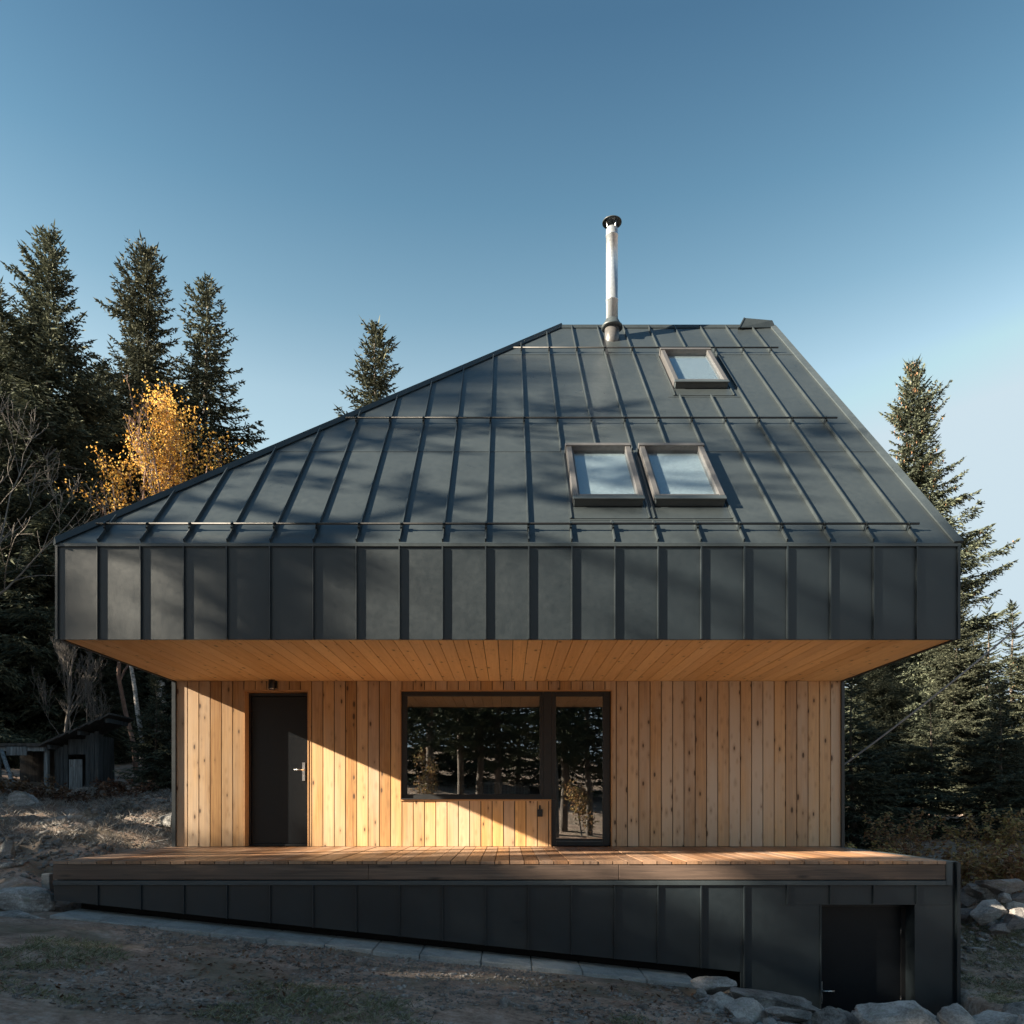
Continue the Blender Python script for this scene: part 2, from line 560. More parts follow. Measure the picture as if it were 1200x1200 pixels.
# ------------------------------------------------------------------ the house
house = tag(empty('timber_house', (0, 0, 0)), 'larch clad house under a large dark standing seam metal roof, with a raised wooden terrace', 'house')


def seam_x():
    return [(115 + 50.45 * k - 595) / 116.5 for k in range(20)]


SX = seam_x()
SEAM_R, SEAM_W = 0.034, 0.012


def rp(x, s, h=0.0):
    """point on the front roof slope: x, plan distance s behind the eave, h above the sheet"""
    return (x, s - h * math.sin(TH), ZE + s * TAN + h * math.cos(TH))


def rbox(mb, x0, x1, s0, s1, h0, h1):
    return mb.hexa([rp(x0, s0, h0), rp(x1, s0, h0), rp(x1, s1, h0), rp(x0, s1, h0),
                    rp(x0, s0, h1), rp(x1, s0, h1), rp(x1, s1, h1), rp(x0, s1, h1)])


HX = 0.90                                    # where the hip meets the ridge
YB = 2 * YR                                  # back eave
EO = 0.02                                    # eave overhang
mb = MB()
A, B = (XL - EO, -EO, ZE - EO * TAN), (XR + EO, -EO, ZE - EO * TAN)
C, D = (XR - 0.02, YR, ZR), (HX, YR, ZR)
Ab, Bb = (XL - EO, YB + EO, ZE - EO * TAN), (XR + EO, YB + EO, ZE - EO * TAN)
mb.add([A, B, C, D, Ab, Bb], [(0, 1, 2, 3), (0, 3, 4), (4, 3, 2, 5)])
# eave thickness
mb.box(XL - EO, XR + EO, -EO, -EO + 0.004, ZE - EO - 0.030, ZE - EO - 0.001)
# raised seams of the front slope, interrupted by the roof windows
SKY = [(0.700, 1.462, 0.56, 1.60), (1.575, 2.337, 0.56, 1.60), (2.350, 3.112, 3.24, 4.30)]
for x in SX:
    smax = min(YR, (x - (XL)) / ((HX - XL) / YR)) if x < HX else YR
    cuts = []
    if 0.64 < x < 2.35: cuts.append((0.30, 1.66))
    if 2.30 < x < 3.16: cuts.append((3.02, 4.36))
    segs, s = [], 0.0
    for a, b in cuts:
        segs.append((s, a)); s = b
    segs.append((s, smax - 0.01))
    for a, b in segs:
        if b - a > 0.05: rbox(mb, x - SEAM_W / 2, x + SEAM_W / 2, a, b, -0.004, SEAM_R)
# sheet laps
def lap(x0, x1, s): rbox(mb, x0, x1, s, s + 0.012, -0.003, 0.004)
lap(-2.85, 0.66, 1.635); lap(2.38, 4.5, 1.635); lap(0.66, 2.38, 1.640)
lap(-0.1, 2.3, 4.36); lap(3.2, 4.5, 4.36); lap(2.22, 3.22, 3.0); lap(0.64, 2.36, 0.33)
# seams of the left hip face
nrm = Vector((-(ZR - ZE), 0, HX - XL)).normalized()
for k in range(1, 21):
    y = k * YB / 21
    reach = min(y / YR, (YB - y) / YR) * (HX - XL) * 0.985
    if reach < 0.1: continue
    p0 = Vector((XL, y, ZE)); dv = Vector((HX - XL, 0, ZR - ZE)).normalized()
    ln = reach / (HX - XL) * math.hypot(HX - XL, ZR - ZE)
    q = [p0 + Vector((0, -0.006, 0)), p0 + Vector((0, 0.006, 0))]
    mb.hexa([q[0] - nrm * 0.004, q[0] + dv * ln - nrm * 0.004, q[1] + dv * ln - nrm * 0.004, q[1] - nrm * 0.004,
             q[0] + nrm * SEAM_R, q[0] + dv * ln + nrm * SEAM_R, q[1] + dv * ln + nrm * SEAM_R, q[1] + nrm * SEAM_R])
roof = mb.build('roof', M['roof'], house)

# hip flashing, ridge cap, verge
mb = MB()
a, d = Vector(A), Vector(D)
n1 = Vector((0, -math.sin(TH), math.cos(TH)))
up = Vector((0, 0, 1))
dirh = (d - a).normalized()
side = dirh.cross(up).normalized()
prof = [side * 0.045 + up * -0.012, side * 0.018 + up * 0.062, side * -0.018 + up * 0.062, side * -0.045 + up * -0.012]
mb.prism([a + p for p in prof], d - a)
mb.build('hip_flashing', M['roof'], roof)
mb = MB()
mb.prism([(HX - 0.05, YR - 0.07, ZR - 0.055), (HX - 0.05, YR - 0.03, ZR + 0.022), (HX - 0.05, YR + 0.03, ZR + 0.022), (HX - 0.05, YR + 0.07, ZR - 0.055)], (3.25, 0, 0))
mb.build('ridge_cap', M['roof'], roof)
# raised cap at the gable end of the ridge
mb = MB()
mb.prism([(3.86, YR - 0.16, ZR - 0.10), (3.98, YR - 0.05, ZR + 0.13), (3.98, YR + 0.30, ZR + 0.13), (3.86, YR + 0.42, ZR - 0.2)], (0.02, 0, 0))
mb.hexa([(3.885, YR - 0.15, ZR - 0.10), (4.52, YR - 0.04, ZR - 0.03), (4.52, YR + 0.4, ZR - 0.1), (3.885, YR + 0.4, ZR - 0.1),
         (3.99, YR - 0.045, ZR + 0.125), (4.47, YR - 0.02, ZR + 0.10), (4.47, YR + 0.3, ZR + 0.10), (3.99, YR + 0.3, ZR + 0.125)])
mb.build('ridge_end_cap', M['roof'], roof)
mb = MB()
p0, p1 = Vector(B), Vector(C)
wv = Vector((-0.075, 0, 0))
mb.hexa([p0 + wv + n1 * 0.002, p0 + n1 * 0.002 + Vector((0.016, 0, 0)), p1 + n1 * 0.002 + Vector((0.016, 0, 0)), p1 + wv + n1 * 0.002,
         p0 + wv + n1 * 0.020, p0 + n1 * 0.030 + Vector((0.016, 0, 0)), p1 + n1 * 0.030 + Vector((0.016, 0, 0)), p1 + wv + n1 * 0.020])
mb.build('verge_flashing', M['trim'], roof)

# snow guard rails with clamps
for s, xa, xb in ((0.184, -4.21, 4.21), (2.307, -2.10, 4.25), (4.45, 0.09, 4.22)):
    mb = MB()
    mb.tube([rp(xa, s, 0.068), rp(xb, s, 0.068)], 0.0125, 8)
    g = mb.build('snow_guard', M['frame'], house)
    for x in SX:
        if xa + 0.02 < x < xb - 0.02:
            cb = MB()
            rbox(cb, x - 0.011, x + 0.011, s - 0.030, s + 0.024, 0.004, 0.056)
            rbox(cb, x - 0.008, x + 0.008, s - 0.013, s + 0.013, 0.0555, 0.084)
            cb.build('clamp', M['clad'], g)

# front band of vertical sheets
ZS = 2.241
mb = MB()
mb.box(XL, XR, 0.0, 0.03, ZS - 0.012, ZE - 0.04)
for x in SX:
    mb.box(x - 0.006, x + 0.006, -0.030, 0.002, ZS - 0.010, ZE - 0.045)
for x in (XL, XR):
    mb.box(x - 0.012, x + 0.012, -0.022, 0.02, ZS - 0.012, ZE - 0.045)
fascia = mb.build('fascia', M['clad'], house)
# side and back walls of the upper storey
mb = MB()
mb.box(XL, XL + 0.03, 0.035, YB, ZS - 0.012, ZE - 0.02)
for k in range(1, 25):
    y = k * YB / 25
    mb.box(XL - 0.021, XL + 0.002, y - 0.006, y + 0.006, ZS - 0.010, ZE - 0.03)
mb.box(XL + 0.03, XR - 0.04, YB - 0.03, YB, ZS - 0.012, ZE - 0.02)
mb.build('side_cladding', M['clad'], house)
mb = MB()
mb.prism([(XR, 0.035, ZS - 0.012), (XR, YB, ZS - 0.012), (XR, YB, ZE - 0.02), (XR, YR, ZR - 0.03), (XR, 0.035, ZE - 0.02)], (-0.03, 0, 0))
for k in range(1, 25):
    y = k * YB / 25
    zt = ZE + min(y, YB - y) * TAN - 0.08
    mb.box(XR - 0.002, XR + 0.021, y - 0.006, y + 0.006, ZS - 0.010, zt)
mb.build('gable_wall', M['clad'], house)

# soffit boards
YW = 2.75
mb = MB()
rs = random.Random(11)
x = XL + 0.012
while x < XR - 0.03:
    x1 = min(x + PITCH - 0.007, XR - 0.034)
    j = rs.uniform(-0.0015, 0.0015)
    mb.box(x, x1, 0.032, YW + 0.06, ZS + j, ZS + 0.022)
    x += PITCH
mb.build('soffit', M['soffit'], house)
mb = MB()
mb.box(XL + 0.032, XR - 0.034, 0.031, YB - 0.05, ZS + 0.024, ZS + 0.06)
mb.build('soffit_deck', M['dark'], house)

# larch wall boards with openings
OPEN = [(-3.572, -2.690, -0.1, 2.118), (-1.458, 1.412, 0.618, 2.118), (0.575, 1.412, -0.1, 2.118)]
mb = MB()
rs = random.Random(5)
x = WX0
while x < 4.498 - 0.02:
    x1 = min(x + PITCH - 0.011, 4.498)
    xsx = sorted({x, x1, *[e for o in OPEN for e in o[:2] if x < e < x1]})
    j = rs.uniform(-0.002, 0.002)
    for a, b in zip(xsx[:-1], xsx[1:]):
        if b - a < 0.004: continue
        c = (a + b) / 2
        holes = sorted([(o[2], o[3]) for o in OPEN if o[0] < c < o[1]])
        z = 0.004
        for h0, h1 in holes:
            if h0 > z: mb.box(a, b, YW + j, YW + 0.024, z, h0)
            z = max(z, h1)
        if z < ZS - 0.004: mb.box(a, b, YW + j, YW + 0.024, z, ZS - 0.003)
    x += PITCH
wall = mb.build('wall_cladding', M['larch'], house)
mb = MB()
# backing wall pieces round the openings
ops = [(-4.47, -3.575, 0.0, ZS), (-3.575, -2.687, 2.121, ZS), (-2.687, -1.461, 0.0, ZS), (-1.461, 1.415, 2.121, ZS),
       (-1.461, 0.572, 0.0, 0.615), (1.415, 4.49, 0.0, ZS)]
for a, b, c, d in ops: mb.box(a, b, YW + 0.027, YW + 0.26, c, d)
mb.build('wall_core', M['dark'], house)
# thin larch linings round the openings
mb = MB()
for a, b, c, d, dep in ((-3.572, -2.690, 0.004, 2.118, 0.21), ):
    mb.box(a, a + 0.022, YW - 0.008, YW + dep, c, d - 0.022)
    mb.box(b - 0.014, b, YW - 0.008, YW + dep, c, d - 0.022)
    mb.box(a, b, YW - 0.008, YW + dep, d - 0.020, d)
a, b, d = -1.458, 1.412, 2.118
mb.box(a, b, YW - 0.008, YW + 0.12, d - 0.014, d)
mb.box(a, a + 0.014, YW - 0.008, YW + 0.12, 0.640, d - 0.016)
mb.box(b - 0.012, b, YW - 0.008, YW + 0.12, 0.004, d - 0.016)
mb.box(a, 0.575, YW - 0.012, YW + 0.12, 0.618, 0.638)
mb.box(0.575, 0.587, YW - 0.008, YW + 0.12, 0.004, 0.638)
mb.build('opening_trim', M['trimwood'], house)

# front door
door = MB().box(-3.518, -2.740, YW + 0.168, YW + 0.225, 0.03, 2.055).build('door', M['door'], house, 0.004)
mb = MB()
mb.box(-3.550, -3.522, YW + 0.155, YW + 0.23, 0.004, 2.094)
mb.box(-2.736, -2.706, YW + 0.155, YW + 0.23, 0.004, 2.094)
mb.box(-3.521, -2.737, YW + 0.155, YW + 0.23, 2.060, 2.094)
mb.box(-3.521, -2.737, YW + 0.155, YW + 0.23, 0.004, 0.026)
mb.build('door_frame', M['frame'], door)


def lever(mb, x, y, z, sgn, plate=True, s=1.0):
    if plate: mb.box(x - 0.018 * s, x + 0.018 * s, y - 0.010, y, z - 0.15 * s, z + 0.10 * s)
    mb.tube([(x, y - 0.002, z), (x, y - 0.052, z)], 0.010, 10)
    mb.tube([(x - 0.012 * sgn, y - 0.05, z), (x + 0.125 * sgn, y - 0.05, z)], 0.0095, 10)


mb = MB()
lever(mb, -2.800, YW + 0.167, 1.045, -1)
mb.build('handle', M['steel'], door)

# picture window and glazed terrace door
YF = YW + 0.045
win = empty('window', (0, 0, 0)); win.parent = house
mb = MB()
x0, x1, z0, z1 = -1.443, 0.478, 0.641, 2.102
fw = 0.055
mb.box(x0, x1, YF, YF + 0.07, z0, z0 + fw); mb.box(x0, x1, YF, YF + 0.07, z1 - 0.058, z1)
mb.box(x0, x0 + 0.062, YF, YF + 0.07, z0 + fw, z1 - 0.058); mb.box(x1 - 0.045, x1, YF, YF + 0.07, z0 + fw, z1 - 0.058)
# glazing beads
mb.box(x0 + 0.062, x1 - 0.045, YF + 0.012, YF + 0.05, z0 + fw, z0 + fw + 0.014)
mb.box(x0 + 0.062, x0 + 0.076, YF + 0.012, YF + 0.05, z0 + fw + 0.014, z1 - 0.058)
mb.build('frame', M['frame'], win, 0.003)
MB().box(x0 + 0.05, x1 - 0.04, YF + 0.030, YF + 0.036, z0 + 0.05, z1 - 0.05).build('pane', M['glass'], win)
MB().box(x0, 0.572, YW - 0.03, YF + 0.03, z0 - 0.002, z0 + 0.012).build('sill', M['frame'], win)
gd = empty('glazed_door', (0, 0, 0)); gd.parent = house
mb = MB()
x0, x1, z0, z1 = 0.482, 1.397, 0.010, 2.102
mb.box(0.482, 0.592, YF + 0.001, YF + 0.07, 0.641, z1); mb.box(0.590, 0.655, YF, YF + 0.07, z0, 0.640)
mb.box(0.594, 0.655, YF + 0.002, YF + 0.07, 0.642, z1)
mb.box(1.292, x1, YF, YF + 0.07, z0, z1)
mb.box(0.657, 1.290, YF, YF + 0.07, z1 - 0.062, z1); mb.box(0.657, 1.290, YF, YF + 0.07, z0, z0 + 0.075)
mb.box(0.657, 1.290, YF + 0.014, YF + 0.05, z0 + 0.076, z0 + 0.094)
mb.build('frame', M['frame'], gd, 0.003)
MB().box(0.65, 1.296, YF + 0.031, YF + 0.037, z0 + 0.07, z1 - 0.055).build('pane', M['glass'], gd)
MB().box(0.66, 1.288, YF - 0.03, YF - 0.002, 0.060, 0.078).build('threshold', M['trim'], gd)

# dark room behind the glass
mb = MB()
rx0, rx1, ry0, ry1, rz0, rz1 = -4.3, 4.3, YW + 0.27, 8.6, 0.01, 2.2
mb.add([(rx0, ry0, rz0), (rx1, ry0, rz0), (rx1, ry1, rz0), (rx0, ry1, rz0), (rx0, ry0, rz1), (rx1, ry0, rz1), (rx1, ry1, rz1), (rx0, ry1, rz1)],
       [(0, 1, 2, 3), (4, 7, 6, 5), (3, 2, 6, 7), (0, 3, 7, 4), (1, 5, 6, 2)])
mb.build('interior', M['plaster'], house)
mb = MB()
mb.box(-1.9, 0.35, 4.6, 5.2, 0.02, 0.88); mb.box(-1.95, 0.4, 4.57, 5.23, 0.883, 0.92)
mb.build('kitchen_counter', M['oldwood'], house)

# wall lamp, socket
mb = MB()
lx, lz = (321 - 595) / 86.7, EOZ if False else EYE + (943 - 802) / 86.7
mb.box(lx - 0.045, lx + 0.045, YW - 0.020, YW - 0.003, lz - 0.055, lz + 0.055)
mb.tube([(lx, YW - 0.02, lz), (lx, YW - 0.10, lz)], 0.012, 8)
mb.tube([(lx, YW - 0.085, lz + 0.07), (lx, YW - 0.11, lz - 0.075)], 0.043, 16)
lamp = mb.build('wall_lamp', M['frame'], house)
MB().tube([(lx, YW - 0.1098, lz - 0.074), (lx, YW - 0.1115, lz - 0.081)], 0.034, 16).build('lens', M['steel'], lamp)
mb = MB()
mb.box(0.395, 0.470, YW - 0.035, YW - 0.003, 0.405, 0.505)
mb.box(0.420, 0.445, YW - 0.012, YW - 0.003, 0.507, 0.560)
mb.box(0.402, 0.463, YW - 0.043, YW - 0.036, 0.415, 0.478)
mb.build('wall_socket', M['frame'], house, 0.004)

# lower storey side walls and metal corner trims
mb = MB()
mb.box(XL + 0.002, XL + 0.052, YW - 0.035, YB - 0.02, -0.02, ZS - 0.014)
for k in range(1, 16): mb.box(XL - 0.02, XL + 0.004, YW + k * 0.5 - 0.006, YW + k * 0.5 + 0.006, 0.0, ZS - 0.02)
mb.build('side_wall', M['clad'], house)
mb = MB()
mb.box(XR - 0.030, XR + 0.010, YW - 0.035, YB - 0.02, -0.02, ZS - 0.014)
for k in range(1, 16): mb.box(XR + 0.008, XR + 0.031, YW + k * 0.5 - 0.006, YW + k * 0.5 + 0.006, 0.0, ZS - 0.02)
mb.build('side_wall', M['clad'], house)
MB().box(-4.46, 4.49, YB - 0.08, YB - 0.04, -0.02, ZS - 0.014).build('rear_wall', M['clad'], house)

# terrace deck
mb = MB()
rs = random.Random(8)
DX0, DX1, DP = -4.57, 4.40, 0.148
x = DX0 + 0.004
while x < DX1 - 0.03:
    x1 = min(x + DP - 0.009, DX1)
    j = rs.uniform(-0.0025, 0.0025)
    mb.box(x, x1, -0.018 + rs.uniform(-0.003, 0.003), YW - 0.004, -0.030, 0.0 + j)
    x += DP
mb.build('deck', M['deck'], house)
MB().box(-4.55, 4.39, 0.05, YW - 0.02, -0.10, -0.034).build('deck_joists', M['dark'], house)
mb = MB()
for a, b in ((-4.57, -1.402), (-1.398, 1.114), (1.118, 4.397)):
    mb.box(a, b, -0.012, 0.03, -0.186, -0.034)
mb.build('deck_beam', M['beam'], house, 0.003)
mb = MB()
mb.box(-4.565, 4.398, -0.026, 0.03, -0.240, -0.196)
mb.prism([(4.400, -0.026, -0.1955), (4.400, -0.026, -0.010), (4.462, -0.026, -0.010), (4.462, -0.026, -0.240), (4.400, -0.026, -0.240)], (0, 0.05, 0))
mb.box(4.400, 4.535, 0.0, YW - 0.04, -0.012, -0.004)
mb.build('edge_trim', M['trim'], house, 0.002)

# sloping metal base with the cellar door
def zb(x): return -0.394 + (x + 4.567) * (-1.115 + 0.394) / (2.343 + 4.567)


mb = MB()
zt = -0.2405
mb.prism([(-4.565, 0, zb(-4.565)), (2.343, 0, zb(2.343)), (2.343, 0, zt), (-4.565, 0, zt)], (0, 0.03, 0))
dx0, dx1, dzt = (962 - 595) / 116.5, (1072 - 595) / 116.5, -0.437
mb.box(2.3445, dx0, 0.0, 0.03, -2.5, zt)
mb.box(dx1, 4.475, 0.0, 0.03, -2.5, zt)
mb.box(dx0, dx1, 0.0, 0.03, dzt, zt)
# reveals of the cellar door
mb.box(dx0 - 0.02, dx0, 0.031, 0.24, -2.5, dzt); mb.box(dx1, dx1 + 0.02, 0.031, 0.24, -2.5, dzt)
mb.box(dx0, dx1, 0.031, 0.24, dzt, dzt + 0.02)
for x in SX:
    zl = zb(x) if x < 2.343 else (-2.5 if x < 2.75 else dzt + 0.008)
    mb.box(x - 0.006, x + 0.006, -0.024, 0.002, zl, zt - 0.004)
mb.box(dx0 - 0.010, dx0 + 0.002, -0.014, 0.02, -2.5, dzt + 0.004)
mb.box(2.75, 4.44, -0.004, 0.002, dzt - 0.002, dzt + 0.006)
base = mb.build('base_cladding', M['clad'], house)
cd = MB().box(dx0 + 0.005, dx1 - 0.005, 0.20, 0.25, -2.44, dzt - 0.006).build('cellar_door', M['door'], house, 0.004)
mb = MB()
mb.box(dx0 + 0.001, dx1 - 0.001, 0.185, 0.199, dzt - 0.045, dzt - 0.002); mb.box(dx1 - 0.045, dx1 - 0.001, 0.185, 0.199, -2.44, dzt - 0.047)
mb.build('frame', M['frame'], cd)
for zz in (-0.75, -1.45, -2.1):
    MB().tube([(dx1 - 0.05, 0.178, zz - 0.05), (dx1 - 0.05, 0.178, zz + 0.05)], 0.010, 8).build('hinge', M['frame'], cd)
mb = MB()
lever(mb, dx0 + 0.075, 0.199, -1.345, 1, True, 0.9)
mb.build('handle', M['steel'], cd)
mb = MB()
mb.box(4.502, 4.536, -0.035, YW - 0.045, -2.5, -0.014)
mb.box(4.476, 4.502, 0.012, 0.03, -2.5, -0.02)
mb.build('base_end_wall', M['clad'], house)
mb = MB()
mb.prism([(-4.567, 0.031, zb(-4.567)), (-4.567, YW - 0.04, zb(-4.567)), (-4.567, YW - 0.04, -0.20), (-4.567, 0.031, -0.20)], (0.03, 0, 0))
mb.build('base_end_wall', M['clad'], house)
mb = MB()
mb.prism([(-4.45, 0.30, -2.6), (3.10, 0.30, -2.6), (3.10, 0.30, -0.12), (-4.45, 0.30, -0.12)], (0, 10.4, 0))
mb.box(3.10, 4.46, 0.30, 10.7, -2.6, -0.12)
mb.build('foundation', M['dark'], house)

# roof windows
for x0, x1, s0, s1 in SKY:
    rw = empty('roof_window', (0, 0, 0)); rw.parent = house
    mb = MB()
    w, H1 = 0.062, 0.105
    rbox(mb, x0, x0 + w, s0 + 0.05, s1, 0.006, H1); rbox(mb, x1 - w, x1, s0 + 0.05, s1, 0.006, H1)
    rbox(mb, x0 - 0.012, x1 + 0.012, s1 - 0.035, s1 + 0.015, 0.006, H1 + 0.015)
    rbox(mb, x0 + w, x1 - w, s0 + 0.055, s0 + 0.075, 0.03, H1 - 0.005)
    # sash rails
    rbox(mb, x0 + w + 0.004, x0 + w + 0.022, s0 + 0.077, s1 - 0.06, 0.03, H1 - 0.03)
    mb.build('frame', M['alu'], rw, 0.006)
    mb = MB()
    rbox(mb, x0 + 0.01, x1 - 0.01, s0, s0 + 0.048, 0.005, 0.085)
    rbox(mb, x0 - 0.004, x1 + 0.004, s0 - 0.012, s0 + 0.046, 0.087, 0.106)
    mb.build('sash_bottom', M['trim'], rw, 0.006)
    rbox(MB(), 0, 0, 0, 0, 0, 0)
    mb = MB(); rbox(mb, x0 + w + 0.001, x1 - w - 0.001, s0 + 0.06, s1 - 0.03, 0.050, 0.056)
    mb.build('pane', M['roofglass'], rw)
    mb = MB(); rbox(mb, x0 + w + 0.002, x1 - w - 0.002, s0 + 0.06, s1 - 0.04, 0.012, 0.020)
    mb.build('blind', M['blind'], rw)
    mb = MB()
    rbox(mb, x0 - 0.02, x1 + 0.02, s0 - 0.20, s0 - 0.01, 0.003, 0.007)
    rbox(mb, x0 - 0.05, x0 - 0.002, s0 - 0.20, s1 + 0.08, 0.003, 0.009); rbox(mb, x1 + 0.002, x1 + 0.045, s0 - 0.20, s1 + 0.08, 0.003, 0.009)
    rbox(mb, x0 - 0.018, x1 + 0.018, s1 + 0.021, s1 + 0.09, 0.003, 0.012)
    rbox(mb, x0 - 0.035, x0 - 0.025, s0 - 0.20, s1, 0.008, 0.022); rbox(mb, x1 + 0.025, x1 + 0.035, s0 - 0.20, s1, 0.008, 0.022)
    mb.build('flashing', M['roof'], rw)

# flue
fx, fs = 1.70, 4.97
fy, fz = fs, ZE + fs * TAN
ch = empty('chimney', (0, 0, 0)); ch.parent = house
MB().lathe([(0.0, fz - 0.25), (0.118, fz - 0.25), (0.118, fz + 0.21), (0.0, fz + 0.21)], fx, fy, 28).build('base_collar', M['alu'], ch)
MB().lathe([(0.10, fz + 0.16), (0.172, fz + 0.17), (0.172, fz + 0.195), (0.15, fz + 0.215), (0.105, fz + 0.30), (0.09, fz + 0.30)], fx, fy, 28).build('storm_collar', M['trim'], ch)
FT = EYE + (943 - 268) / F * 12.97
pr = [(0.0, fz + 0.25), (0.096, fz + 0.25)]
for zz in (fz + 0.62, FT - 0.12): pr += [(0.096, zz - 0.012), (0.101, zz - 0.010), (0.101, zz + 0.010), (0.096, zz + 0.012)]
pr += [(0.096, FT - 0.02), (0.09, FT), (0.075, FT), (0.075, FT - 0.2)]
MB().lathe(pr, fx, fy, 32).build('flue_pipe', M['flue'], ch)
cap = MB().lathe([(0.0, FT + 0.165), (0.06, FT + 0.160), (0.158, FT + 0.105), (0.158, FT + 0.092), (0.05, FT + 0.115), (0.0, FT + 0.12)], fx, fy, 28).build('rain_cap', M['trim'], ch)
for k in range(4):
    mb = MB()
    t = k * math.pi / 2 + 0.5
    mb.tube([(fx + 0.085 * math.cos(t), fy + 0.085 * math.sin(t), FT - 0.06), (fx + 0.11 * math.cos(t), fy + 0.11 * math.sin(t), FT + 0.108)], 0.009, 6)
    mb.build('strut', M['steel'], cap)

# ------------------------------------------------------------------ trees
def blades(P, Dv, W, rng, flat=None):
    """diamond shaped sprays: start P, vector Dv, width W -> verts, quads"""
    n = len(P)
    ln = np.linalg.norm(Dv, axis=1, keepdims=True) + 1e-9
    d = Dv / ln
    r = rng.normal(size=(n, 3))
    if flat is not None: r = r * (1 - flat) + np.array([[0, 0, 1.0]]) * flat * 2
    s = np.cross(d, r)
    s /= (np.linalg.norm(s, axis=1, keepdims=True) + 1e-9)
    w = (np.asarray(W).reshape(-1, 1) if hasattr(W, '__len__') else W) * 0.5
    V = np.stack([P, P + Dv * 0.4 + s * w, P + Dv, P + Dv * 0.4 - s * w], 1).reshape(-1, 3)
    Qd = np.arange(n * 4).reshape(n, 4)
    return V, Qd


def spruce_mesh(name, H, Rm, seed, step=0.42, per=7, tw=0.095, sub=6, bw=0.05, base_t=0.05, mat='needle', gap=0.15, droop=1.0, cones=False):
    rng = np.random.default_rng(seed)
    Ps, Ds, Ws = [], [], []
    CP, CD = [], []
    z = H * base_t
    side_bias = rng.uniform(0, 6.28)
    while z < H * 0.985:
        t = z / H
        prof = (1 - t) ** 0.84 * (0.55 + 0.45 * min(1, (t - base_t + 0.05) / 0.12)) 
        lump = 1 + 0.20 * math.sin(z * 1.1 + seed) + 0.12 * math.sin(z * 2.7 + seed * 2)
        nb = max(4, int(per * (0.6 + 0.4 * (1 - t)))) 
        a0 = rng.uniform(0, 6.28)
        for b in range(nb):
            if rng.random() < gap * (1 - 0.6 * t): continue
            az = a0 + 6.283 * b / nb + rng.uniform(-0.35, 0.35)
            L = max(0.14, Rm * prof * lump * (rng.uniform(0.5, 1.12) if rng.random() < 0.85 else rng.uniform(1.0, 1.3)) * (1 + 0.12 * math.cos(az - side_bias)))
            zz = z + rng.uniform(-0.5, 0.5) * step
            a = np.interp(t, [0, 0.35, 0.7, 0.9, 1.0], [-0.62 * droop, -0.5 * droop, -0.1, 0.45, 1.2]) + rng.uniform(-0.12, 0.12)
            c = np.interp(t, [0, 0.5, 1], [0.42, 0.36, 0.1]) * droop
            hd = np.array([math.cos(az), math.sin(az), 0])
            tn = np.array([-hd[1], hd[0], 0])
            n = max(3, int(L / tw))
            s = np.linspace(0.10, 1.0, n) + rng.uniform(-0.02, 0.02, n)
            pos = hd[None] * (L * s)[:, None]
            pos[:, 2] = zz + L * (a * s + c * s * s)
            pos += tn[None] * (0.05 * L * np.sin(s * 4 + az))[:, None]
            slope = a + 2 * c * s
            # leader sprays along the branch
            fw = hd[None] + np.stack([np.zeros(n), np.zeros(n), slope], 1)
            Ps.append(pos); Ds.append(fw * (tw * 2.0) * rng.uniform(0.8, 1.3, (n, 1))); Ws.append(np.full(n, bw * 1.15))
            for sgn in (-1, 1):
                ang = rng.uniform(0.65, 1.15, n)
                dirv = fw * np.cos(ang)[:, None] + tn[None] * (sgn * np.sin(ang))[:, None]
                dirv[:, 2] += rng.uniform(-0.65, 0.02, n) * (1 - 0.8 * t) * droop
                tl = np.clip(L * 0.42 * (1.05 - s) ** 0.75 * rng.uniform(0.6, 1.25, n), 0.10, 0.85)
                Ps.append(pos); Ds.append(dirv * tl[:, None]); Ws.append(np.full(n, bw))
                for q in range(sub):
                    f = (q + rng.uniform(0.1, 0.9, n)) / sub
                    keep = f * tl > 0.03
                    p2 = pos + dirv * (tl * f)[:, None]
                    cr = np.cross(dirv, np.array([[0, 0, 1.0]]))
                    d2 = dirv * 0.75 + cr * rng.uniform(-1.0, 1.0, (n, 1)) 
                    d2[:, 2] += rng.uniform(-0.7, 0.15, n) * droop
                    d2 /= np.linalg.norm(d2, axis=1, keepdims=True)
                    l2 = rng.uniform(0.09, 0.22, n) * np.clip(tl / 0.3, 0.6, 1.3)
                    Ps.append(p2[keep]); Ds.append((d2 * l2[:, None])[keep]); Ws.append((rng.uniform(0.8, 1.25, n) * bw)[keep])
            if cones and t > 0.45 and rng.random() < 0.8:
                k = rng.integers(1, 4)
                for _ in range(k):
                    i = rng.integers(n // 2, n)
                    CP.append(pos[i] + rng.uniform(-0.08, 0.08, 3)); CD.append(np.array([0, 0, -rng.uniform(0.10, 0.15)]))
        z += step * (0.45 + 0.55 * (1 - t)) * rng.uniform(0.85, 1.15)
    # leader
    Ps.append(np.array([[0, 0, H * 0.95]] * 3)); Ds.append(np.array([[0.02, 0, H * 0.05], [-0.02, 0.03, H * 0.045], [0.0, -0.03, H * 0.04]])); Ws.append(np.full(3, bw * 0.7))
    V, Qd = blades(np.concatenate(Ps), np.concatenate(Ds), np.concatenate(Ws), rng, 0.25)
    crown = np_mesh(name + '_crown', V, Qd, M[mat])
    tb = MB()
    zs = np.linspace(-0.6, H * 0.97, 12)
    tb.tube([(0.06 * math.sin(q * 0.7 + seed), 0.06 * math.cos(q * 0.5 + seed), q) for q in zs], [max(0.015, H * 0.0135 * (1 - q / H) ** 0.9) for q in np.clip(zs, 0, None)], 8)
    trunk = tb.mesh(name + '_trunk', M['bark'])
    cm = None
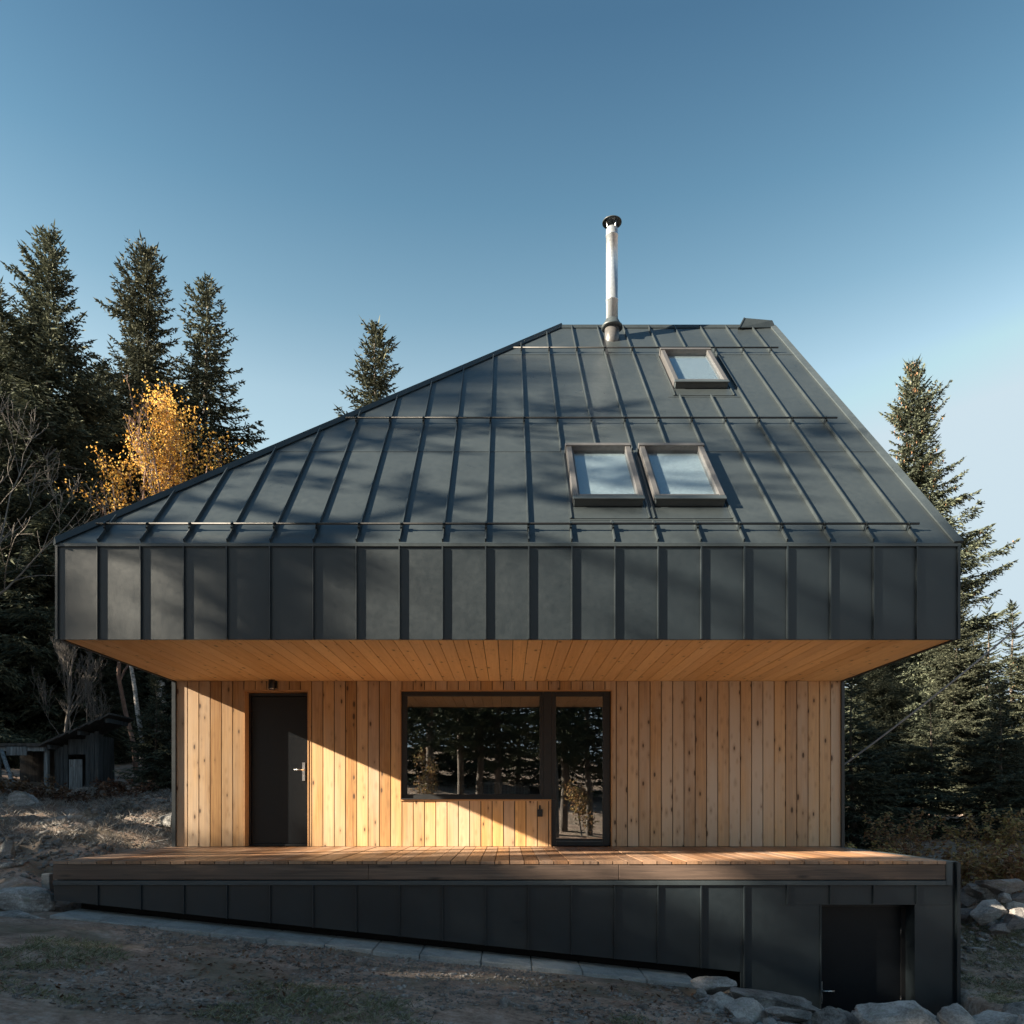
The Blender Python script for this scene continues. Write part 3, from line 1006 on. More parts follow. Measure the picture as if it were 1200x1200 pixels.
    if cones:
        P = np.repeat(np.array(CP), 2, 0); Dd = np.repeat(np.array(CD), 2, 0)
        V, Qd = blades(P, Dd, 0.05, rng)
        cm = np_mesh(name + '_cones', V, Qd, M['cone'])
    return dict(H=H, R=Rm, crown=crown, trunk=trunk, cones=cm)


SP = [spruce_mesh('spruce_a', 18, 5.0, 1, bw=0.052, step=0.28, gap=0.18, per=9),
      spruce_mesh('spruce_b', 18, 4.6, 2, bw=0.052, step=0.28, gap=0.2, droop=1.25, per=9),
      spruce_mesh('spruce_c', 16, 4.0, 3, bw=0.052, step=0.30, gap=0.26, per=8),
      spruce_mesh('spruce_d', 16, 5.4, 4, bw=0.054, step=0.26, gap=0.14, droop=0.9, per=10, cones=True),
      spruce_mesh('young_spruce', 6, 1.9, 5, step=0.26, per=8, tw=0.075, sub=5, bw=0.04, base_t=0.02, gap=0.1, droop=0.8)]
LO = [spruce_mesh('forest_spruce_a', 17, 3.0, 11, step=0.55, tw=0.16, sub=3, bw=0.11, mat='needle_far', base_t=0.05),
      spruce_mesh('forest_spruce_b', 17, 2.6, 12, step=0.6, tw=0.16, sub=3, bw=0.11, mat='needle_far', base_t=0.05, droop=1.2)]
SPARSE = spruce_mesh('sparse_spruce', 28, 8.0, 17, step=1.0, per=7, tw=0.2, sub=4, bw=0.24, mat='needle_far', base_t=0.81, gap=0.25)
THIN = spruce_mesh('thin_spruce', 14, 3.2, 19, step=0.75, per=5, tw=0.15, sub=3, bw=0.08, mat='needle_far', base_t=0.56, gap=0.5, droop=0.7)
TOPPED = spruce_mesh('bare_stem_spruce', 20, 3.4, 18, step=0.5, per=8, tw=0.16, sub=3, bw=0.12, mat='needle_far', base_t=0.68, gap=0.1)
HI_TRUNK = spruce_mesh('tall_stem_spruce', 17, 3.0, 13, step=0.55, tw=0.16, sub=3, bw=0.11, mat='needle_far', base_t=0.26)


def spruce(proto, x, y, H, label, group, rz=0.0, wide=1.0, zoff=0.0):
    k = H / proto['H']
    r = empty('spruce_tree', (x, y, gz(x, y) - 0.05 + zoff), rz, (k * wide, k * wide, k))
    tag(r, label, 'tree', group)
    link_mesh('trunk', proto['trunk'], r)
    link_mesh('crown', proto['crown'], r)
    if proto['cones']: link_mesh('cones', proto['cones'], r)['kind'] = 'stuff'
    return r


def spruce_px(proto, px, top, d, label, group, rz=0.0, wide=1.0):
    p = at(px, top, d)
    return spruce(proto, p.x, p.y, p.z - gz(p.x, p.y), label, group, rz, wide)


GL = 'spruces left of the house'
spruce_px(SP[0], 58, 266, 26, 'tallest dark spruce with ragged crown, leftmost of the spruces rising into the sky', GL, 0.4, 1.0)
spruce_px(SP[1], 171, 286, 30, 'tall pointed spruce directly behind the yellow birch', GL, 2.0, 1.05)
spruce_px(SP[2], 241, 326, 32, 'slender spruce right of the yellow birch, its lower boughs reaching the roof edge', GL, 1.0, 1.1)
spruce_px(SP[2], 441, 378, 26, 'spruce tip showing alone above the sloping left roof edge', GL, 4.0, 1.12)
spruce_px(SP[1], -8, 330, 25, 'dark spruce cut by the left edge of the photo', GL, 3.0, 1.0)
spruce_px(SP[0], 118, 425, 34, 'lower dark spruce filling the gap between the two tallest spruces', GL, 5.0, 1.0)
spruce_px(SP[1], 14, 500, 26, 'shaded spruce low behind the bare grey branches at the left edge', GL, 1.4, 1.15)
spruce_px(SP[0], 95, 555, 27.5, 'shaded spruce right behind the left corner of the roof', GL, 2.7, 1.15)
spruce_px(SP[4], 182, 790, 17.5, 'young spruce with boughs to the ground between shed and house wall', 'young spruces by the shed', 0.5, 1.0)
spruce_px(SP[4], 205, 720, 19.5, 'young spruce half hidden behind the left wall of the house', 'young spruces by the shed', 2.0, 1.1)
spruce_px(SP[4], 120, 730, 24.5, 'young spruce standing directly behind the old shed', 'young spruces by the shed', 3.3, 1.2)
spruce_px(SP[4], 30, 720, 25.5, 'young spruce in the dark wood left of the old shed', 'young spruces by the shed', 4.4, 1.3)
spruce_px(SP[1], 30, 372, 31, 'dark spruce closing the gap left of the tallest spruce', GL, 0.9, 1.15)
spruce_px(SP[0], 92, 452, 31, 'dark spruce low between the tallest spruce and the yellow birch', GL, 4.4, 1.1)
spruce_px(SP[2], 140, 470, 33, 'dark spruce behind the left half of the yellow birch', GL, 2.2, 1.2)
GR = 'spruces right of the house'
spruce_px(SP[3], 1070, 426, 27, 'sunlit spruce with brown cones rising above the right roof edge', GR, 0.7, 0.78)
spruce_px(SP[3], 1243, 655, 23, 'sunlit spruce cut by the right edge of the photo', GR, 2.4, 1.0)
spruce_px(SP[1], 1035, 700, 21, 'dark shaded spruce close behind the right end of the terrace', GR, 1.2, 1.2)
spruce_px(SP[0], 1120, 690, 24, 'spruce in half shade below the slanting cable', GR, 3.2, 1.1)
spruce_px(SP[4], 1000, 780, 18, 'young spruce next to the right corner of the larch wall', GR, 2.2, 1.2)
spruce_px(SP[4], 1170, 800, 19, 'young spruce behind the brown shrubs at the right edge', GR, 5.2, 1.2)
spruce_px(SP[4], 1090, 815, 19.5, 'young spruce behind the brown shrubs, under the middle of the cable', GR, 4.1, 1.3)

# forest behind, each tree on its own
rs = random.Random(21)
FB = 'spruces of the wood behind the house'
for i in range(30):
    px = -150 + i * 14 + rs.uniform(-6, 6)
    top = rs.uniform(500, 560) + max(0, px - 200) * 0.7
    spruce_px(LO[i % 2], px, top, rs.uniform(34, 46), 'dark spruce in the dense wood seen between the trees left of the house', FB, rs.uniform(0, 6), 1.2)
for i in range(16):
    px = 965 + i * 22 + rs.uniform(-8, 8)
    top = rs.uniform(700, 760)
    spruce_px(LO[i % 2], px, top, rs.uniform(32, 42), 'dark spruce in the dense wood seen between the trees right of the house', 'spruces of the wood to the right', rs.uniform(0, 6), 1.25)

# woods left of the yard, outside the picture: they throw the long shade over yard and terrace front
for i in range(20):
    y = -3.4 - i * 0.36
    top = 8.7 + max(0.0, -6.3 - y) * 1.45 if y > -8.2 else (11.0 if y > -8.8 else 12.9)
    top += 0.5 + 0.5 * math.sin(i * 2.4)
    xx = -25 - (i % 3) * 0.9
    spruce(LO[i % 2], xx, y + (xx + 25) * 0.326, top - gz(xx, y), 'spruce of the wood left of the yard', 'spruces of the wood left of the yard', rs.uniform(0, 6), 17.0 / top * 0.95)
for i in range(6):
    y = -13.0 - i * 0.95
    xx = -25 - (i % 3) * 1.3
    spruce(LO[i % 2], xx, y, 21.0 + math.sin(i * 2.4), 'tall spruce of the wood left of the yard', 'spruces of the wood left of the yard', rs.uniform(0, 6), 0.9)
for i in range(6):
    xx, y = -26 - (i % 2), -10.4 - i * 0.7
    spruce(LO[i % 2], xx, y, 16.2 + 0.8 * math.sin(i * 2.0), 'spruce of the wood left of the yard', 'spruces of the wood left of the yard', rs.uniform(0, 6), 1.2)
for i, (xx, y, h) in enumerate(((-26.2, -7.0, 13.9), (-27.0, -8.1, 15.0))):
    spruce(SP[2], xx, y, h, 'slim spruce of the wood left of the yard', 'spruces of the wood left of the yard', i * 1.3, 0.5)
for i, (xx, y, h) in enumerate(((-24.5, -2.4, 11.2), (-25.8, -2.0, 13.0), (-46.0, -11.7, 18.9), (-43.0, -10.7, 17.8), (-47.5, -12.6, 19.8))):
    spruce(LO[i % 2], xx, y, h, 'spruce of the wood left of the yard', 'spruces of the wood left of the yard', i * 2.1, 0.9)
for i, (xx, y, h) in enumerate(((-15.0, -2.6, 13.8), (-17.5, -4.9, 15.6))):
    spruce(THIN, xx, y, h, 'thin half bare spruce standing alone left of the yard', 'thin spruces left of the yard', i * 1.9 + 0.5, 1.0)
for i, (xx, y, h) in enumerate(((-25.0, -10.1, 20.5), (-26.3, -10.7, 21.0), (-27.6, -11.4, 22.0), (-25.8, -11.6, 21.0))):
    spruce(TOPPED, xx, y, h, 'tall bare stemmed spruce of the wood left of the yard', 'spruces of the wood left of the yard', i * 1.7, 1.0)
for i in range(6):
    xx, y = -24 - (i % 2) * 2.0, -1.2 + i * 1.3
    spruce(LO[i % 2], xx, y, 14.5 + (i % 3), 'tall spruce at the lower side of the yard wood', 'spruces of the wood left of the yard', rs.uniform(0, 6), 0.95)
for i, (x, y, h) in enumerate(((-47, -11.4, 28.0), (-44.5, -10.1, 27.2), (-48, -8.7, 30.0), (-43, -7.4, 28.5), (-46, -17.4, 27.5), (-45, -5.6, 30.5))):
    spruce(SPARSE, x, y, h, 'tall spruce with a bare stem and thin top in the wood left of the yard', 'thin crowned spruces left of the yard', rs.uniform(0, 6), 1.0)
for i in range(6):
    spruce(LO[(i + 1) % 2], -28.5 - (i % 2), -0.4 + i * 1.3, 15.5 + (i % 2), 'tall spruce at the lower side of the yard wood', 'spruces of the wood left of the yard', rs.uniform(0, 6), 1.1)
for i in range(15):
    spruce(LO[i % 2], -25 - (i % 3) * 2.2, 6.2 + i * 1.8, 16.5 + 2 * math.sin(i * 2.3), 'tall spruce at the upper side of the yard wood', 'spruces of the wood left of the yard', rs.uniform(0, 6), 1.2)
# wood behind the photographer, mirrored in the panes
for i in range(15):
    x = -9 + 18 * i / 14 + rs.uniform(-0.7, 0.7)
    y = -20 - 7 * ((i * 7) % 4) / 3 - rs.uniform(0, 2)
    spruce(HI_TRUNK, x, y, rs.uniform(13, 18), 'spruce with a bare lower stem in the wood facing the house front', 'spruces facing the house front', rs.uniform(0, 6), 0.95)
for i in range(12):
    x = -10 + 23 * i / 11 + rs.uniform(-1.0, 1.0)
    y = -38 - rs.uniform(0, 6)
    spruce(LO[i % 2], x, y, rs.uniform(12, 16), 'dense spruce deep in the wood facing the house front', 'spruces facing the house front', rs.uniform(0, 6), 1.3)


def grow(rng, p, d, L, r, depth, out, leaves=None, spread=0.55, up=0.1, kids=(3, 5), nseg=6, rmin=0.004, shrink=(0.45, 0.7)):
    """recursive bare limb; out gets (points, radii, depth)"""
    pts, rad = [p.copy()], [r]
    q, dv = p.copy(), d.normalized()
    for i in range(nseg):
        dv = (dv + Vector(rng.normal(0, 0.11, 3)) + Vector((0, 0, up * 0.25))).normalized()
        q = q + dv * (L / nseg)
        pts.append(q.copy()); rad.append(max(rmin, r * (1 - 0.75 * (i + 1) / nseg)))
    out.append((pts, rad, depth))
    if leaves is not None and depth <= 1:
        for k in range(len(pts)):
            leaves.append(pts[k])
    if depth > 0:
        n = rng.integers(*kids)
        for k in range(n):
            f = rng.uniform(0.25, 1.0)
            i = min(nseg - 1, int(f * nseg))
            base = pts[i].lerp(pts[i + 1], rng.random())
            ax = Vector(rng.normal(0, 1, 3)).normalized()
            nd = (pts[i + 1] - pts[i]).normalized() * (1 - spread) + ax * spread + Vector((0, 0, up))
            grow(rng, base, nd, L * rng.uniform(*shrink) * (1.1 - 0.5 * f), max(rmin, rad[i] * 0.55), depth - 1, out, leaves, spread, up, kids, max(4, nseg - 1), rmin, shrink)


def bare_tree(name, base, d, L, r, depth, seed, mat, label, cat, group=None, leaf=None, nleaf=0, lsize=0.07, lmat=None, spread=0.55, up=0.12, kids=(3, 5), rmin=0.004, shrink=(0.45, 0.7), jit=0.12):
    rng = np.random.default_rng(seed)
    out, lv = [], []
    grow(rng, Vector((0, 0, -0.2)), Vector(d), L, r, depth, out, lv if lmat else None, spread, up, kids, 9, rmin, shrink)
    root = tag(empty(name, base), label, cat, group)
    MB().tube(out[0][0], out[0][1], 9).build('trunk', mat, root)
    mb = MB()
    for pts, rad, dp in out[1:]:
        mb.tube(pts, rad, 5 if dp > 1 else 3, True, False)
    mb.build('branches', mat, root)
    if lmat:
        P = np.array([tuple(p) for p in lv])
        ii = rng.integers(0, len(P), nleaf)
        P = P[ii] + rng.normal(0, jit, (nleaf, 3))
        Dv = rng.normal(0, 1, (nleaf, 3)); Dv[:, 2] -= 0.5
        Dv *= (lsize * rng.uniform(0.7, 1.3, (nleaf, 1))) / np.linalg.norm(Dv, axis=1, keepdims=True)
        V, Qd = blades(P, Dv, lsize * 0.75, rng)
        link_mesh('leaves', np_mesh('leaves', V, Qd, lmat), root)
    return root


for k, (x, y, h) in enumerate(((-5.2, -15.5, 4.2), (-3.6, -17.5, 3.4), (2.6, -14.5, 2.6))):
    bare_tree('young_birch', (x, y, gz(x, y)), (0.03, 0.03, 1), h * 0.9, 0.04, 3, 160 + k, M['twig'], 'young tree with autumn leaves in the wood facing the house front', 'tree', 'young trees facing the house front',
              nleaf=800, lsize=0.09, lmat=M['rust'], kids=(6, 9), shrink=(0.3, 0.5), up=0.3)
# golden birch: several stems in one clump
def birch():
    b = at(184, 943, 20.0)
    base = (b.x, b.y, gz(b.x, b.y))
    top = at(188, 448, 20.0).z - base[2]
    root = tag(empty('birch_tree', base), 'birch with bright yellow leaves in front of the dark spruces', 'tree')
    rng = np.random.default_rng(4)
    lv = []
    mbT, mbB = MB(), MB()
    for k, (lx, hh) in enumerate(((-0.07, 0.84), (0.02, 1.0), (0.06, 0.93), (-0.03, 0.95), (0.11, 0.82))):
        out = []
        pts = [Vector((0.15 * (k - 2), 0.1 * (k % 2), -0.2))]
        q = pts[0].copy()
        n = 12
        for i in range(n):
            q = q + Vector((lx * top / n + rng.normal(0, 0.035), rng.normal(0, 0.05), top * hh * 0.93 / n))
            pts.append(q.copy())
        rad = [0.075 * (1 - 0.88 * i / n) for i in range(n + 1)]
        mbT.tube(pts, rad, 8)
        for i in range(5, n + 1):
            for j in range(6):
                ax = Vector(rng.normal(0, 1, 3)); ax.z = abs(ax.z) * 0.8 + 0.6
                grow(rng, pts[i], ax, rng.uniform(0.6, 1.25) * (1.15 - 0.6 * (i - 5) / n), rad[i] * 0.45, 1, out, lv, 0.5, 0.2, (3, 6), 5, 0.004)
        for p, r, dp in out: mbB.tube(p, r, 3, True, False)
    mbT.build('trunk', M['birchbark'], root); mbB.build('branches', M['redtwig'], root)
    P = np.array([tuple(p) for p in lv])
    w = np.clip((P[:, 2] / top - 0.5) / 0.3, 0.06, 1.0)
    nl = 7800
    P = P[rng.choice(len(P), nl, p=w / w.sum())] + rng.normal(0, 0.15, (nl, 3))
    Dv = rng.normal(0, 1, (nl, 3)); Dv[:, 2] -= 0.6
    Dv *= 0.07 * rng.uniform(0.6, 1.25, (nl, 1)) / np.linalg.norm(Dv, axis=1, keepdims=True)
    V, Qd = blades(P, Dv, 0.052, rng)
    link_mesh('leaves', np_mesh('leaves', V, Qd, M['yellow']), root)


birch()
for k, (px, top, d) in enumerate(((222, 505, 21.5), (160, 520, 22.0), (258, 520, 23))):
    b = at(px, 943, d)
    z = gz(b.x, b.y)
    bare_tree('bare_tree', (b.x, b.y, z), (0.02, 0, 1), (at(px, top, d).z - z) * 0.93, 0.07, 3, 60 + k, M['redtwig'],
              ['leafless reddish brown tree just right of the yellow birch crown, above the roof edge', 'leafless reddish brown tree low behind the left side of the yellow birch',
               'leafless reddish brown tree farthest right below the slender spruce'][k], 'tree', 'leafless trees round the birch', spread=0.5, up=0.35, kids=(7, 12), shrink=(0.22, 0.42))

# bare grey trees at the left edge
bt = at(-50, 943, 13.6)
bare_tree('bare_tree', (bt.x, bt.y, gz(bt.x, bt.y)), (0.05, 0.02, 1), 7.2, 0.065, 4, 5, M['twig'], 'leafless grey tree reaching its thin limbs in from the left edge', 'tree', 'leafless grey trees at the left', spread=0.5, up=0.22, kids=(3, 6))
bt = at(-70, 943, 12.4)
bare_tree('bare_tree', (bt.x, bt.y, gz(bt.x, bt.y)), (0.16, 0.03, 1), 5.4, 0.055, 4, 9, M['twig'], 'leafless grey tree with arching limbs beside the left roof corner', 'tree', 'leafless grey trees at the left', spread=0.5, up=0.2, kids=(3, 6))
bt = at(69, 943, 21.2)
bare_tree('bare_tree', (bt.x, bt.y, gz(bt.x, bt.y)), (0.0, 0.0, 1), 5.0, 0.05, 3, 12, M['twig'], 'thin straight leafless sapling above the shed roof', 'tree', 'leafless grey trees at the left', spread=0.4, up=0.4, kids=(7, 11), shrink=(0.25, 0.4))
for k, px in enumerate((84, 101)):
    bt = at(px, 943, 21.5)
    bare_tree('bare_bush', (bt.x, bt.y, gz(bt.x, bt.y)), (0.05 * k, 0.0, 1), 3.3 - k * 0.5, 0.025, 3, 33 + k, M['twig'],
              ['leafless grey bush in front of the shed roof', 'low leafless grey bush right of the shed roof'][k], 'bush', spread=0.5, up=0.4, kids=(7, 11), shrink=(0.35, 0.6))
# shrubs at the right
def shrub(px, base_y, d, h, w, seed, label, n=900, mat='rust', name='shrub', group=None, ls=0.085, twig='redtwig'):
    b = at(px, base_y, d)
    rng = np.random.default_rng(seed)
    z = gz(b.x, b.y)
    root = tag(empty(name, (b.x, b.y, z)), label, 'shrub', group)
    mb = MB()
    P, Dv = [], []
    for k in range(26):
        az = rng.uniform(0, 6.28)
        r = w * math.sqrt(rng.random())
        tip = Vector((math.cos(az) * r, math.sin(az) * r, h * rng.uniform(0.55, 1.05)))
        p0 = Vector((tip.x * 0.3, tip.y * 0.3, -0.05))
        pts = []
        for t in np.linspace(0, 1, 7):
            q = p0.lerp(tip, float(t)); q.z += 0.25 * h * math.sin(math.pi * t) * 0.6
            pts.append(q + Vector(rng.normal(0, 0.015, 3)))
        # arching tip
        pts.append(pts[-1] + (pts[-1] - pts[-2]) * 0.6 + Vector((0, 0, -0.06)))
        mb.tube(pts, [0.006 * (1 - 0.8 * i / 7) for i in range(8)], 4, True, False)
        m = n // 26
        tt = rng.uniform(0.25, 1.0, m) * 7
        for t in tt:
            i = min(6, int(t)); q = pts[i].lerp(pts[i + 1], t - i)
            P.append(q); 
            dd = Vector(rng.normal(0, 1, 3)); dd.z = dd.z * 0.4 - 0.35
            Dv.append(dd.normalized() * ls * rng.uniform(0.6, 1.3))
    mb.build('stems', M[twig], root)
    P = np.array([tuple(p) for p in P]) + rng.normal(0, 0.03, (len(P), 3))
    Dv = np.array([tuple(p) for p in Dv])
    V, Qd = blades(P, Dv, ls * 0.6, rng, 0.6)
    link_mesh('leaves', np_mesh('leaves', V, Qd, M[mat]), root)
    return root


SG = 'brown leaved shrubs right of the terrace'
for i, (px, by, d, h, w, lb) in enumerate((
        (1005, 1010, 12.5, 0.85, 0.55, 'rusty shrub touching the right corner of the larch wall'),
        (1048, 1016, 12.8, 0.80, 0.55, 'rusty shrub above the far end of the terrace boards'),
        (1090, 1018, 13.2, 0.95, 0.6, 'rusty shrub whose pale top stands out against the dark spruces'),
        (1128, 1024, 12.4, 0.80, 0.55, 'olive and brown shrub directly above the pile of stones'),
        (1165, 1024, 12.8, 0.95, 0.6, 'brown shrub above the dark oval stone of the pile'),
        (1198, 1024, 12.2, 0.85, 0.6, 'brown shrub with orange leaves at the right edge'),
        (1150, 1000, 15.5, 1.25, 0.8, 'taller brown shrub in the second row below the cable'),
        (1060, 1000, 15.5, 1.15, 0.8, 'brown shrub in the second row nearest the house'),
        (1205, 1000, 15.0, 1.35, 0.8, 'tallest brown shrub in the second row at the right edge'))):
    shrub(px, by, d, h, w, 100 + i, lb, 1100, 'rust', 'shrub', SG)
for i, (px, by, d, h, w, lb) in enumerate((
        (25, 935, 16.5, 0.45, 0.7, 'dead brown brush below the lean-to beside the shed'),
        (58, 940, 16.0, 0.35, 0.6, 'dead brown brush in front of the shed corner'),
        (100, 955, 15.5, 0.28, 0.7, 'dead brown brush in front of the shed door'),
        (142, 955, 15.5, 0.4, 0.7, 'dead brown brush between shed and house'))):
    shrub(px, by, d, h, w, 140 + i, lb, 700, 'deadleaf', 'dead_bush', 'dead brush by the shed')

# ------------------------------------------------------------------ stones
def boulder_mesh(name, sx, sy, sz, seed, mat, cuts=12, sub=5, rough=0.05):
    rng = np.random.default_rng(seed)
    bm = bmesh.new()
    bmesh.ops.create_icosphere(bm, subdivisions=sub, radius=1.0)
    V = np.array([v.co[:] for v in bm.verts])
    V = np.sign(V) * np.abs(V) ** 0.7
    for k in range(cuts):
        n = rng.normal(size=3); n /= np.linalg.norm(n)
        dd = rng.uniform(0.5, 0.88)
        over = np.clip(V @ n - dd, 0, None)
        V = V - over[:, None] * n[None] * 0.985
    V = V / np.abs(V).max(0)
    for i, v in enumerate(bm.verts):
        p = Vector(V[i])
        f = mnoise.fractal(p * 1.6 + Vector((seed * 3.1, 0, 0)), 0.6, 2.1, 5)
        st = mnoise.noise(Vector((p.x * 1.3, p.y * 1.3, p.z * 7 + seed))) + 0.7 * mnoise.noise(p * 9)
        q = p * (1 + rough * f * 1.6 + 0.025 * st)
        v.co = (q.x * sx, q.y * sy, q.z * sz)
    me = bpy.data.meshes.new(name)
    bm.to_mesh(me); bm.free()
    me.polygons.foreach_set('use_smooth', [True] * len(me.polygons))
    me.materials.append(mat)
    try:
        me.set_sharp_from_angle(angle=R(38))
    except Exception:
        pass
    return me


def boulder(px0, px1, py0, py1, d, seed, label, group, mat='stone', tilt=0.0, depth=0.8, name='boulder', cuts=12):
    a, b = at(px0, py0, d), at(px1, py1, d)
    sx, sz = (b.x - a.x) / 2, (a.z - b.z) / 2
    o = link_mesh(name, boulder_mesh(name, sx, max(sz, sx * 0.6) * depth, sz, seed, M[mat], cuts))
    o.location = ((a.x + b.x) / 2, a.y, (a.z + b.z) / 2)
    o.rotation_euler = (0, tilt, 0)
    tag(o, label, 'boulder', group)
    return o


GB = 'boulders edging the cellar pit'
FRONT = [
    (810, 870, 1140, 1166, 7.35, 'flat boulder at the end of the paved strip, topmost and leftmost of the row', 0.0),
    (840, 956, 1158, 1186, 7.05, 'long flat boulder slab sloping down in front of the dark base', 0.20),
    (826, 860, 1161, 1190, 6.85, 'small round boulder below the long sloping slab', 0.0),
    (845, 900, 1167, 1206, 6.6, 'wedge shaped boulder with a pale flat face at the front of the row', 0.06),
    (895, 954, 1179, 1198, 6.55, 'low block boulder under the tip of the long sloping slab', 0.03),
    (897, 952, 1196, 1216, 6.4, 'partly hidden boulder under the low block at the bottom edge', 0.0),
    (949, 1010, 1176, 1222, 6.35, 'rounded pale boulder right below the cellar door handle', 0.0),
    (1005, 1113, 1169, 1226, 6.25, 'largest pale boulder in front of the cellar door', 0.0),
    (1100, 1152, 1178, 1226, 6.15, 'boulder with a slanting top right of the largest pale boulder', 0.35),
    (1132, 1204, 1186, 1212, 6.1, 'flat pale slab boulder at the bottom right corner', 0.12),
    (1180, 1225, 1189, 1225, 6.0, 'boulder cut by the right edge at the bottom corner', 0.0),
    (812, 828, 1159, 1172, 7.0, 'fist sized stone left of the small round boulder', 0.0)]
for i, (a, b, c, d_, dist, lb, tl) in enumerate(FRONT):
    boulder(a, b, c, d_, dist, 200 + i, lb, GB, 'stone', tl, 0.85)
GK = 'squared stones beside the base corner'
for i, (a, b, c, d_, dist, lb) in enumerate(((1122, 1148, 1171, 1190, 8.2, 'squared dark stone touching the right base corner'),
                                           (1148, 1197, 1172, 1194, 8.2, 'long squared dark stone right of the base corner'),
                                           (1197, 1232, 1174, 1192, 8.2, 'squared stone cut by the right edge above the pale slab'))):
    boulder(a, b, c, d_, dist, 230 + i, lb, GK, 'darkstone', 0, 0.8, 'boulder', 4)
GP = 'stones of the pile right of the house'
PILE = [
    (1134, 1168, 1031, 1060, 10.8, 'pale upright stone leaning left on the pile', 'stone', 0.0),
    (1147, 1200, 1028, 1052, 10.7, 'large dark oval stone lying on top of the pile', 'darkstone', 0.08),
    (1136, 1188, 1055, 1084, 10.3, 'big pale stone in the middle of the pile', 'stone', -0.1),
    (1119, 1142, 1045, 1066, 10.9, 'dark stone at the left of the pile, close to the base wall', 'darkstone', 0.0),
    (1118, 1146, 1064, 1087, 10.5, 'dark stone low at the left foot of the pile', 'darkstone', 0.0),
    (1174, 1212, 1065, 1092, 10.1, 'dark stone low at the right of the pile', 'darkstone', -0.2),
    (1171, 1186, 1045, 1058, 10.5, 'small pale block under the dark oval stone', 'stone', 0.0),
    (1179, 1202, 1043, 1064, 10.7, 'medium stone right of the small pale block', 'darkstone', 0.0),
    (1178, 1203, 1057, 1072, 10.5, 'stone squeezed between the big pale stone and the right edge', 'stone', 0.2),
    (1197, 1232, 1038, 1062, 10.8, 'stone cut by the right edge at the top of the pile', 'stone', 0.0),
    (1123, 1140, 1037, 1050, 11.1, 'small stone behind the left top of the pile', 'darkstone', 0.0),
    (1158, 1185, 1080, 1095, 10.1, 'small flat stone at the foot of the big pale stone', 'darkstone', 0.0)]
for i, (a, b, c, d_, dist, lb, mt, tl) in enumerate(PILE):
    boulder(a, b, c, d_, dist, 250 + i, lb, GP, mt, tl, 0.9)
# old stone block, slab and post at the left corner of the terrace
blk = boulder(-14, 62, 1040, 1076, 8.05, 280, 'big squared granite block at the left end of the terrace', 'stone blocks at the left corner', 'stone', 0, 1.0, 'stone_block', 3)
boulder(-20, 66, 1068, 1084, 7.75, 281, 'low stone slab lying at the foot of the big granite block', 'stone blocks at the left corner', 'stone', 0, 1.0, 'stone_slab', 3)
mb = MB()
a, b = at(48, 1024, 8.35), at(58, 1050, 8.35)
mb.hexa([(a.x, a.y, b.z), (b.x, a.y, b.z), (b.x, a.y + 0.09, b.z), (a.x, a.y + 0.09, b.z), (a.x + 0.004, a.y + 0.003, a.z), (b.x - 0.003, a.y + 0.003, a.z - 0.004), (b.x - 0.003, a.y + 0.085, a.z), (a.x + 0.004, a.y + 0.085, a.z)])
tag(mb.build('stone_post', M['concrete'], None, 0.006), 'small upright square stone standing on the granite block by the terrace end', 'post')
GH = 'stones on the left slope'
for i, (px0, px1, py0, py1, d, lb) in enumerate(((10, 48, 926, 962, 14.5, 'pale boulder on the slope below the lean-to'), (158, 192, 949, 960, 14.5, 'flat grey stone beside the house wall at the top of the slope'),
        (188, 206, 950, 966, 13.5, 'grey stone touching the left house corner'), (55, 98, 956, 974, 12.5, 'pale flat stone in the middle of the left slope'),
        (-8, 20, 985, 1015, 10.0, 'slanting slab of stone at the left edge of the slope'), (95, 130, 962, 982, 12.0, 'broken pale stone left of the terrace boards'),
        (0, 30, 955, 975, 12.5, 'grey stone on the slope at the left edge'))):
    boulder(px0, px1, py0, py1 + 6, d, 300 + i, lb, GH, 'stone', 0.1 * (i % 3 - 1), 0.9)


def scatter_stones(name, pts, sizes, seed, mat, label, cat='stones'):
    rng = np.random.default_rng(seed)
    ico = np.array([(0, 0, 1), (0.89, 0, 0.45), (0.28, 0.85, 0.45), (-0.72, 0.53, 0.45), (-0.72, -0.53, 0.45), (0.28, -0.85, 0.45),
                    (0.72, 0.53, -0.45), (-0.28, 0.85, -0.45), (-0.89, 0, -0.45), (-0.28, -0.85, -0.45), (0.72, -0.53, -0.45), (0, 0, -1)], float)
    tri = np.array([(0, 1, 2), (0, 2, 3), (0, 3, 4), (0, 4, 5), (0, 5, 1), (1, 6, 2), (2, 7, 3), (3, 8, 4), (4, 9, 5), (5, 10, 1),
                    (6, 7, 2), (7, 8, 3), (8, 9, 4), (9, 10, 5), (10, 6, 1), (11, 7, 6), (11, 8, 7), (11, 9, 8), (11, 10, 9), (11, 6, 10)])
    n = len(pts)
    S = sizes[:, None] * rng.uniform([0.5, 0.5, 0.25], [1.5, 1.2, 0.8], (n, 3))
    a = rng.uniform(0, 6.28, n); ca, sa = np.cos(a), np.sin(a)
    V = ico[None] * rng.uniform(0.5, 1.35, (n, 12, 1)) * S[:, None]
    x = V[..., 0] * ca[:, None] - V[..., 1] * sa[:, None]
    y = V[..., 0] * sa[:, None] + V[..., 1] * ca[:, None]
    V = np.stack([x, y, V[..., 2]], -1) + pts[:, None]
    T_ = tri[None] + (np.arange(n) * 12)[:, None, None]
    o = link_mesh(name, np_mesh(name, V.reshape(-1, 3), T_.reshape(-1, 3), M[mat]))
    return tag(o, label, cat, None, 'stuff')


